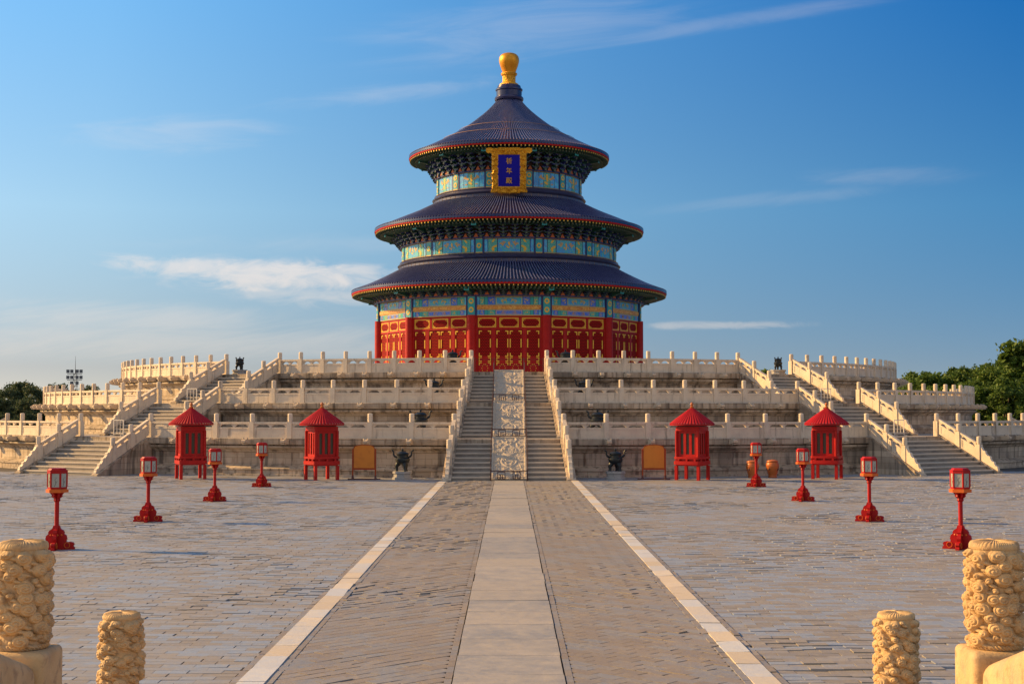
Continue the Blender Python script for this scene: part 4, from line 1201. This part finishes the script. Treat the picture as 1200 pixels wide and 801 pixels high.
for x in (-2.3, -1.0, 1.0, 2.3):
    m = MB(); m.tube([(x, 0, 0), (x, 0, 1.0)], .022, 6); m.build('post', steel, t)

def steel_barrier(x, y, z, rz, label):
    t = thing('metal_barrier', label, 'barrier', (x, y, z), rz, 'small metal barriers by the stair heads')
    m = MB(); m.box(-.45, .45, -.02, .02, 1.0, 1.05); m.box(-.45, .45, -.02, .02, .12, .16)
    for x_ in (-.15, .15): m.box(x_ - .012, x_ + .012, -.012, .012, .16, 1.0)
    m.build('rail', white_paint, t)
    for s in (-1, 1):
        m = MB(); m.box(s * .45 - .025, s * .45 + .025, -.025, .025, .06, 1.05); m.box(s * .45 - .03, s * .45 + .03, -.25, .25, 0, .06); m.build('foot', white_paint, t)
for s in (-1, 1):
    for k in (0, 1):
        g = math.asin((hw(RT[k]) + .25) / RT[k])
        p = P(s * (AX + g - R_(1.6)), RT[k] - 2.0)
        steel_barrier(p.x, D + p.y, ZT[k], s * AX, f'small pale metal barrier at the head of the {("bottom", "middle")[k]} flight, {side_word[s]} staircase')
# dark red cabinet at the foot of the hall on the left
p = P(R_(-38), 15.2)
t = thing('notice_case', 'small dark red wooden case before the hall wall, left end of it', 'display case', (p.x, D + p.y, ZF), R_(-10))
m = MB(); m.box(-.55, .55, -.25, .25, .5, 1.15); m.build('box', wood_dark, t)
m = MB(); m.box(-.60, .60, -.30, .30, 1.152, 1.22); m.build('lid', wood_dark, t)
for a in (-1, 1):
    for b in (-1, 1):
        m = MB(); m.box(a * .48 - .05, a * .48 + .05, b * .19 - .04, b * .19 + .04, 0, .5); m.build('leg', wood_dark, t)

# ------------------------------------------------------------------ foreground: the gate terrace's stair and carved posts
def slope_z(y): return 1.82 - (y - 7.3) * .30        # foot of the post at distance y
GT = MB()
GT.box(-6, 6, -8, 5.9, -.02, 2.23)
n = 9
for i in range(n): GT.box(-2.25, 2.25, 5.9 + i * .85 - .01 * (i == 0), 5.9 + (i + 1) * .85, -.02 - .0001 * i, 2.23 - (i + 1) * 2.23 / (n + 1))
struct(GT.build('gate_terrace', marble))
def carved_head():
    """cylinder carved with rows of rolled clouds, modelled as real relief"""
    nu, nv = 420, 330; R0, H = .117, .54
    th = np.linspace(0, 2 * np.pi, nu, endpoint=False); zz = np.linspace(0, H * .905, nv)
    TH, Z = np.meshgrid(th, zz); h = np.zeros_like(TH)
    r_ = random.Random(5)
    rows_ = 9
    for j in range(rows_):
        zc = .045 + j * (H * .905 - .075) / (rows_ - 1)
        cnt = 13
        for i in range(cnt):
            t0 = (i + .5 * (j % 2) + r_.uniform(-.42, .42)) * 2 * np.pi / cnt
            rad = r_.choice((.020, .026, .034, .040, .043)); zc2 = zc + r_.uniform(-.02, .02)
            d = (TH - t0 + np.pi) % (2 * np.pi) - np.pi
            dx = d * R0; dz = (Z - zc2) * 1.1; rho = np.hypot(dx, dz)
            phi = np.arctan2(dz, dx * r_.choice((-1, 1)))
            q = np.clip(rho / rad, 0, 1)
            disc = (1 - q ** 3.2) ** .6
            sp = (phi / (2 * np.pi) - rho / .0165 + r_.random()) % 1.0
            groove = np.exp(-((np.minimum(sp, 1 - sp) / .24) ** 2)) * (q < .93) * np.clip(rho / .006, 0, 1)
            lift = .016 + .45 * rad
            b = lift * disc + .006 * (1 - q) - .0055 * groove
            h = np.maximum(h, b)
            # trailing tail of the cloud
            dx2 = dx - rad * .9; dz2 = (Z - zc2 + .022) + .25 * dx2
            h = np.maximum(h, .020 * np.sqrt(np.clip(1 - (dx2 / (rad * 1.1)) ** 2 - (dz2 / .012) ** 2, 0, 1)))
    er = np.array([mnoise.noise(Vector((math.sin(t) * 5, math.cos(t) * 5, zq * 22))) for zq in zz[::3] for t in th[::3]]).reshape(len(zz[::3]), len(th[::3]))
    h = h + .0045 * np.repeat(np.repeat(er, 3, 0), 3, 1)[:nv, :nu]
    # rope bead at the foot
    bead = np.sqrt(np.clip(1 - ((Z - .012) / .014) ** 2, 0, 1)) * .016 * (.75 + .25 * np.cos(TH * 40 + Z * 300))
    h = np.maximum(h, bead)
    prof = np.clip((H * .905 - Z) / .02, 0, 1)
    rr = R0 + h * (.3 + .7 * prof)
    m = MB()
    V = np.stack([rr * np.sin(TH), -rr * np.cos(TH), Z], -1).reshape(-1, 3)
    m.v = [tuple(p) for p in V]
    idx = np.arange(nu * nv).reshape(nv, nu)
    a = idx[:-1]; b = idx[1:]
    F = np.stack([a, np.roll(a, -1, 1), np.roll(b, -1, 1), b], -1).reshape(-1, 4)
    m.f = F.tolist(); m.m = [0] * len(m.f)
    # domed cap with fine radial grooves
    zt = H * .905; b0 = len(m.v); cap = [(R0 + .002, zt), (R0 + .005, zt + .006), (R0 + .004, zt + .020), (R0 - .003, zt + .031), (R0 - .018, zt + .038), (.06, zt + .043), (.004, zt + .045)]
    for ci, (r, z) in enumerate(cap):
        for i in range(nu):
            g = (.0022 * math.sin(th[i] * 52 + 4 * math.sin(th[i] * 5) + r * 40) + .003 * math.sin(th[i] * 7 + 1) * math.sin(r * 90)) * (1 if 0 < ci < 6 else 0)
            m.v.append((r * math.sin(th[i]), -r * math.cos(th[i]), z + g))
    for j in range(len(cap) - 1):
        for i in range(nu):
            i2 = (i + 1) % nu; m.f.append([b0 + j * nu + i, b0 + j * nu + i2, b0 + (j + 1) * nu + i2, b0 + (j + 1) * nu + i]); m.m.append(0)
    return m.mesh('carved_head', old_marble, 60)
HEAD = carved_head()
def shaft_mesh():
    import bmesh
    bm = bmesh.new(); bmesh.ops.create_cube(bm, size=1)
    for v in bm.verts: v.co = Vector((v.co.x * .325, v.co.y * .325, (v.co.z - .5) * 1.15))
    bmesh.ops.bevel(bm, geom=[e for e in bm.edges], offset=.035, segments=4, profile=.5, affect='EDGES')
    me = bpy.data.meshes.new('shaft'); bm.to_mesh(me); bm.free(); me.materials.append(old_marble)
    me.polygons.foreach_set('use_smooth', [True] * len(me.polygons)); me.set_sharp_from_angle(angle=R_(35))
    return me
SHAFT = shaft_mesh()
FP = ((7.22, 2.43, 2.655, 0), (9.5, 2.545, 1.985, 1))
for s in (-1, 1):
    for y, x, zb, i in FP:
        t = thing('carved_post', f'sandy stone balustrade post with cloud-carved head, {("large, near the frame edge", "smaller, further down the stair")[i]}, {side_word[s]}', 'stone post', (s * x, y, zb - 1.15), 0, 'carved posts of the gate stair')
        inst(SHAFT, 'shaft', t, (0, 0, 1.15)); inst(HEAD, 'carved_head', t, (0, 0, 1.152), (0, 0, R_((0, 150)[i] + (0 if s > 0 else 75))))
    # sloping slabs between the posts
    t = thing('gate_stair_balustrade', f'sloping sandy stone rail meeting the {side_word[s]} carved posts', 'balustrade', (0, 0, 0), 0, 'sloping rails of the gate stair')
    def rail(y0, y1, ztop0, ztop1, x0, x1):
        m = MB(); pts = []
        import bmesh
        bm = bmesh.new(); bmesh.ops.create_cube(bm, size=1)
        for v in bm.verts:
            f = v.co.y + .5; y = y0 + (y1 - y0) * f; zt = ztop0 + (ztop1 - ztop0) * f; xc = x0 + (x1 - x0) * f
            v.co = Vector((s * xc + v.co.x * .26, y, zt - (0.62 if v.co.z < 0 else 0)))
        bmesh.ops.bevel(bm, geom=list(bm.edges), offset=.07, segments=5, profile=.5, affect='EDGES')
        me = bpy.data.meshes.new('handrail'); bm.to_mesh(me); bm.free(); me.materials.append(old_marble)
        me.polygons.foreach_set('use_smooth', [True] * len(me.polygons)); me.set_sharp_from_angle(angle=R_(40))
        inst(me, 'handrail', t)
        m = MB(); a, b = .06, .06
        X0, X1 = s * x0, s * x1
        m.hexa([(X0 - a, y0, ztop0 - 1.15), (X0 + a, y0, ztop0 - 1.15), (X1 + a, y1, ztop1 - 1.15), (X1 - a, y1, ztop1 - 1.15), (X0 - a, y0, ztop0 - .60), (X0 + a, y0, ztop0 - .60), (X1 + a, y1, ztop1 - .60), (X1 - a, y1, ztop1 - .60)])
        m.build('panel', old_marble, t)
    rail(5.0, 7.06, 3.20, 2.60, 2.33, 2.425); rail(7.385, 9.335, 2.46, 1.87, 2.44, 2.54)

# ------------------------------------------------------------------ beyond the terrace: trees, floodlight mast, a pale hall
def tree_meshes(seed, H, Wc, nleaf, lmat, lsize, loose=.5):
    r = random.Random(seed)
    tr = MB(); base = H * .34
    pts = [(0, 0, -.1), (r.uniform(-.1, .1), r.uniform(-.1, .1), base * .6), (r.uniform(-.3, .3), r.uniform(-.3, .3), base), (r.uniform(-.4, .4), r.uniform(-.4, .4), H * .72)]
    tr.tube(pts, [H * .028, H * .022, H * .018, H * .006], 8)
    cl = []
    for i in range(34):
        zf = r.uniform(.22, 1.0); a = r.uniform(0, 2 * math.pi)
        env = math.sin(math.pi * min(1, max(.06, (zf - .12) / .95))) ** .6
        rad = Wc * .5 * env * math.sqrt(r.uniform(.15, 1))
        c = Vector((rad * math.cos(a), rad * math.sin(a), H * zf)); cl.append((c, H * r.uniform(.05, .125)))
    for c, s in cl[:14]:
        b0 = Vector(pts[2]) * r.uniform(.7, 1.1); mid = (b0 + c) / 2 + Vector((0, 0, -.04 * H))
        tr.tube([b0, mid, c], [H * .010, H * .006, H * .002], 5)
    n = nleaf; V = np.zeros((n, 4, 3)); g = np.random.default_rng(seed)
    ci = g.integers(0, len(cl), n)
    C = np.array([tuple(c) for c, s in cl])[ci]; S_ = np.array([s for c, s in cl])[ci]
    d = g.normal(0, 1, (n, 3)); d /= np.linalg.norm(d, axis=1)[:, None]
    rr = g.random(n) ** .45 * (1 + loose * (g.random(n) < .12))
    ctr = C + d * (S_ * rr)[:, None] * np.array([1.25, 1.25, .85])
    n1 = g.normal(0, 1, (n, 3)); n1 /= np.linalg.norm(n1, axis=1)[:, None]
    n2 = np.cross(n1, g.normal(0, 1, (n, 3))); n2 /= np.linalg.norm(n2, axis=1)[:, None]
    sz = lsize * g.uniform(.6, 1.4, n)[:, None]
    V[:, 0] = ctr - n1 * sz; V[:, 1] = ctr + n2 * sz * .55; V[:, 2] = ctr + n1 * sz; V[:, 3] = ctr - n2 * sz * .55
    me = bpy.data.meshes.new('crown'); me.vertices.add(n * 4); me.vertices.foreach_set('co', V.reshape(-1))
    me.loops.add(n * 4); me.loops.foreach_set('vertex_index', np.arange(n * 4, dtype=np.int32))
    me.polygons.add(n); me.polygons.foreach_set('loop_start', np.arange(0, n * 4, 4, dtype=np.int32))
    me.materials.append(lmat); me.update(calc_edges=True)
    return tr.mesh('trunk', bark, 60), me
TV = [tree_meshes(s, 10, w, n, lm, ls) for s, w, n, lm, ls in ((1, 8.5, 9000, leaf_green, .26), (2, 7.2, 8000, leaf_green, .26), (3, 9.5, 9500, leaf_green, .28), (4, 8.0, 8500, leaf_dark, .26), (5, 6.5, 7000, leaf_dark, .24))]
def tree(x, y, h, v, label, group, rz=0, wide=1.0):
    t = thing('tree', label, 'tree', (x, y, -.02), rz, group); f = h / 10.6
    t.scale = (f * wide, f * wide, f)
    inst(TV[v][0], 'trunk', t); inst(TV[v][1], 'crown', t)
px = lambda X, y: (X - 596.5) / 1680 * y
pz = lambda Y, y: EYE + (482 - Y) / 1680 * y
RT_TREES = [(1070, 196, 434, 1), (1090, 190, 437, 0), (1106, 200, 431, 2), (1124, 194, 434, 1), (1140, 190, 429, 0), (1212, 172, 396, 0), (1154, 186, 432, 2), (1168, 182, 427, 1), (1182, 186, 418, 0), (1198, 180, 424, 2), (1236, 178, 405, 2), (1082, 220, 436, 2), (1118, 222, 437, 0), (1150, 215, 430, 1), (1192, 205, 417, 1), (1260, 190, 412, 1), (1100, 178, 452, 0), (1122, 174, 450, 1), (1144, 172, 446, 2), (1180, 166, 440, 1), (1160, 170, 452, 0)]
for i, (X, y, Y, v) in enumerate(RT_TREES):
    lab = 'tallest bushy green tree of the right belt, cut by the frame edge' if i == 5 else 'sunlit leafy green tree in the dense belt beyond the terrace, right'
    tree(px(X, y), y, pz(Y, y), v, lab, 'trees beyond the terrace, right', i * 1.3, .95 if y > 170 else 1.0)
LT_TREES = [(-12, 205, 449, 3), (8, 196, 456, 4), (24, 212, 448, 3), (38, 200, 452, 4), (52, 215, 462, 3), (66, 228, 455, 4), (84, 240, 457, 3), (104, 245, 455, 4), (68, 212, 450, 4), (-34, 200, 446, 3), (46, 208, 455, 4), (16, 220, 450, 4), (0, 178, 466, 3), (32, 182, 468, 4), (108, 230, 452, 4), (196, 260, 450, 4)]
for i, (X, y, Y, v) in enumerate(LT_TREES):
    lab = 'small dark tree top showing above the middle rim, left' if X == 196 else 'dark green tree in the distant belt beyond the terrace, left'
    tree(px(X, y), y, pz(Y, y), v, lab, 'trees beyond the terrace, left', i * 1.7, .9)
tree(px(893, 235), 235, pz(433, 235), 0, 'green tree top showing in the gap above the right staircase', None, 1.0)

t = thing('floodlight_mast', 'tall dark mast with three rows of floodlights far behind the left rim', 'floodlight mast', (px(88.5, 420), 420, 0))
t.scale = (.84, .84, .98)
m = MB()
for s in (-1, 1):
    for q in (-1, 1): m.tube([(s * .9, q * .9, 0), (s * .45, q * .45, 15.4)], .07, 6)
for i in range(10):
    z = i * 1.5; w = .9 - .045 * i; m.tube([(-w, -w, z), (w, -w, z + 1.5)], .045, 5); m.tube([(w, -w, z), (-w, -w, z + 1.5)], .045, 5)
m.tube([(0, 0, 15), (0, 0, 20.5)], [.12, .03], 6)
m.build('mast', steel, t)
for z, n in ((15.9, 4), (14.1, 4), (12.4, 2)):
    m = MB(); m.box(-2.6 if n == 4 else -1.2, 2.6 if n == 4 else 1.2, -.9, -.7, z - .9, z - .72); m.build('crossarm', steel, t)
    for i in range(n):
        x = (i - (n - 1) / 2) * 1.35 + (.25 if i >= n / 2 else -.25)
        m = MB(); m.box(x - .48, x + .48, -1.25, -.65, z - .5, z + .5, 0); m.box(x - .40, x + .40, -1.27, -1.251, z - .40, z + .42, 1)
        m.build('floodlight', [steel, lamp_lens], t)

yb = 205
t = thing('cream_hall', 'pale cream building top showing between the terrace rim and the right trees', 'building', (px(1062, yb), yb + 6, 0))
zt = pz(444, yb)
m = MB(); m.box(-2.6, 2.6, -3, 6, 0, zt - .6); m.build('wall', cream, t)
m = MB(); m.box(-3.0, 3.0, -3.4, 6.4, zt - .598, zt - .25); m.hexa([(-2.9, -3.3, zt - .248), (2.9, -3.3, zt - .248), (2.9, 6.3, zt - .248), (-2.9, 6.3, zt - .248), (-2.2, -.5, zt + .2), (2.2, -.5, zt + .2), (2.2, 3.5, zt + .2), (-2.2, 3.5, zt + .2)]); m.build('roof', cream, t)
for x in (-1.4, 0, 1.4):
    m = MB(); m.box(x - .35, x + .35, -3.06, -3.002, zt - 2.6, zt - 1.3); m.build('window', window_dark, t)
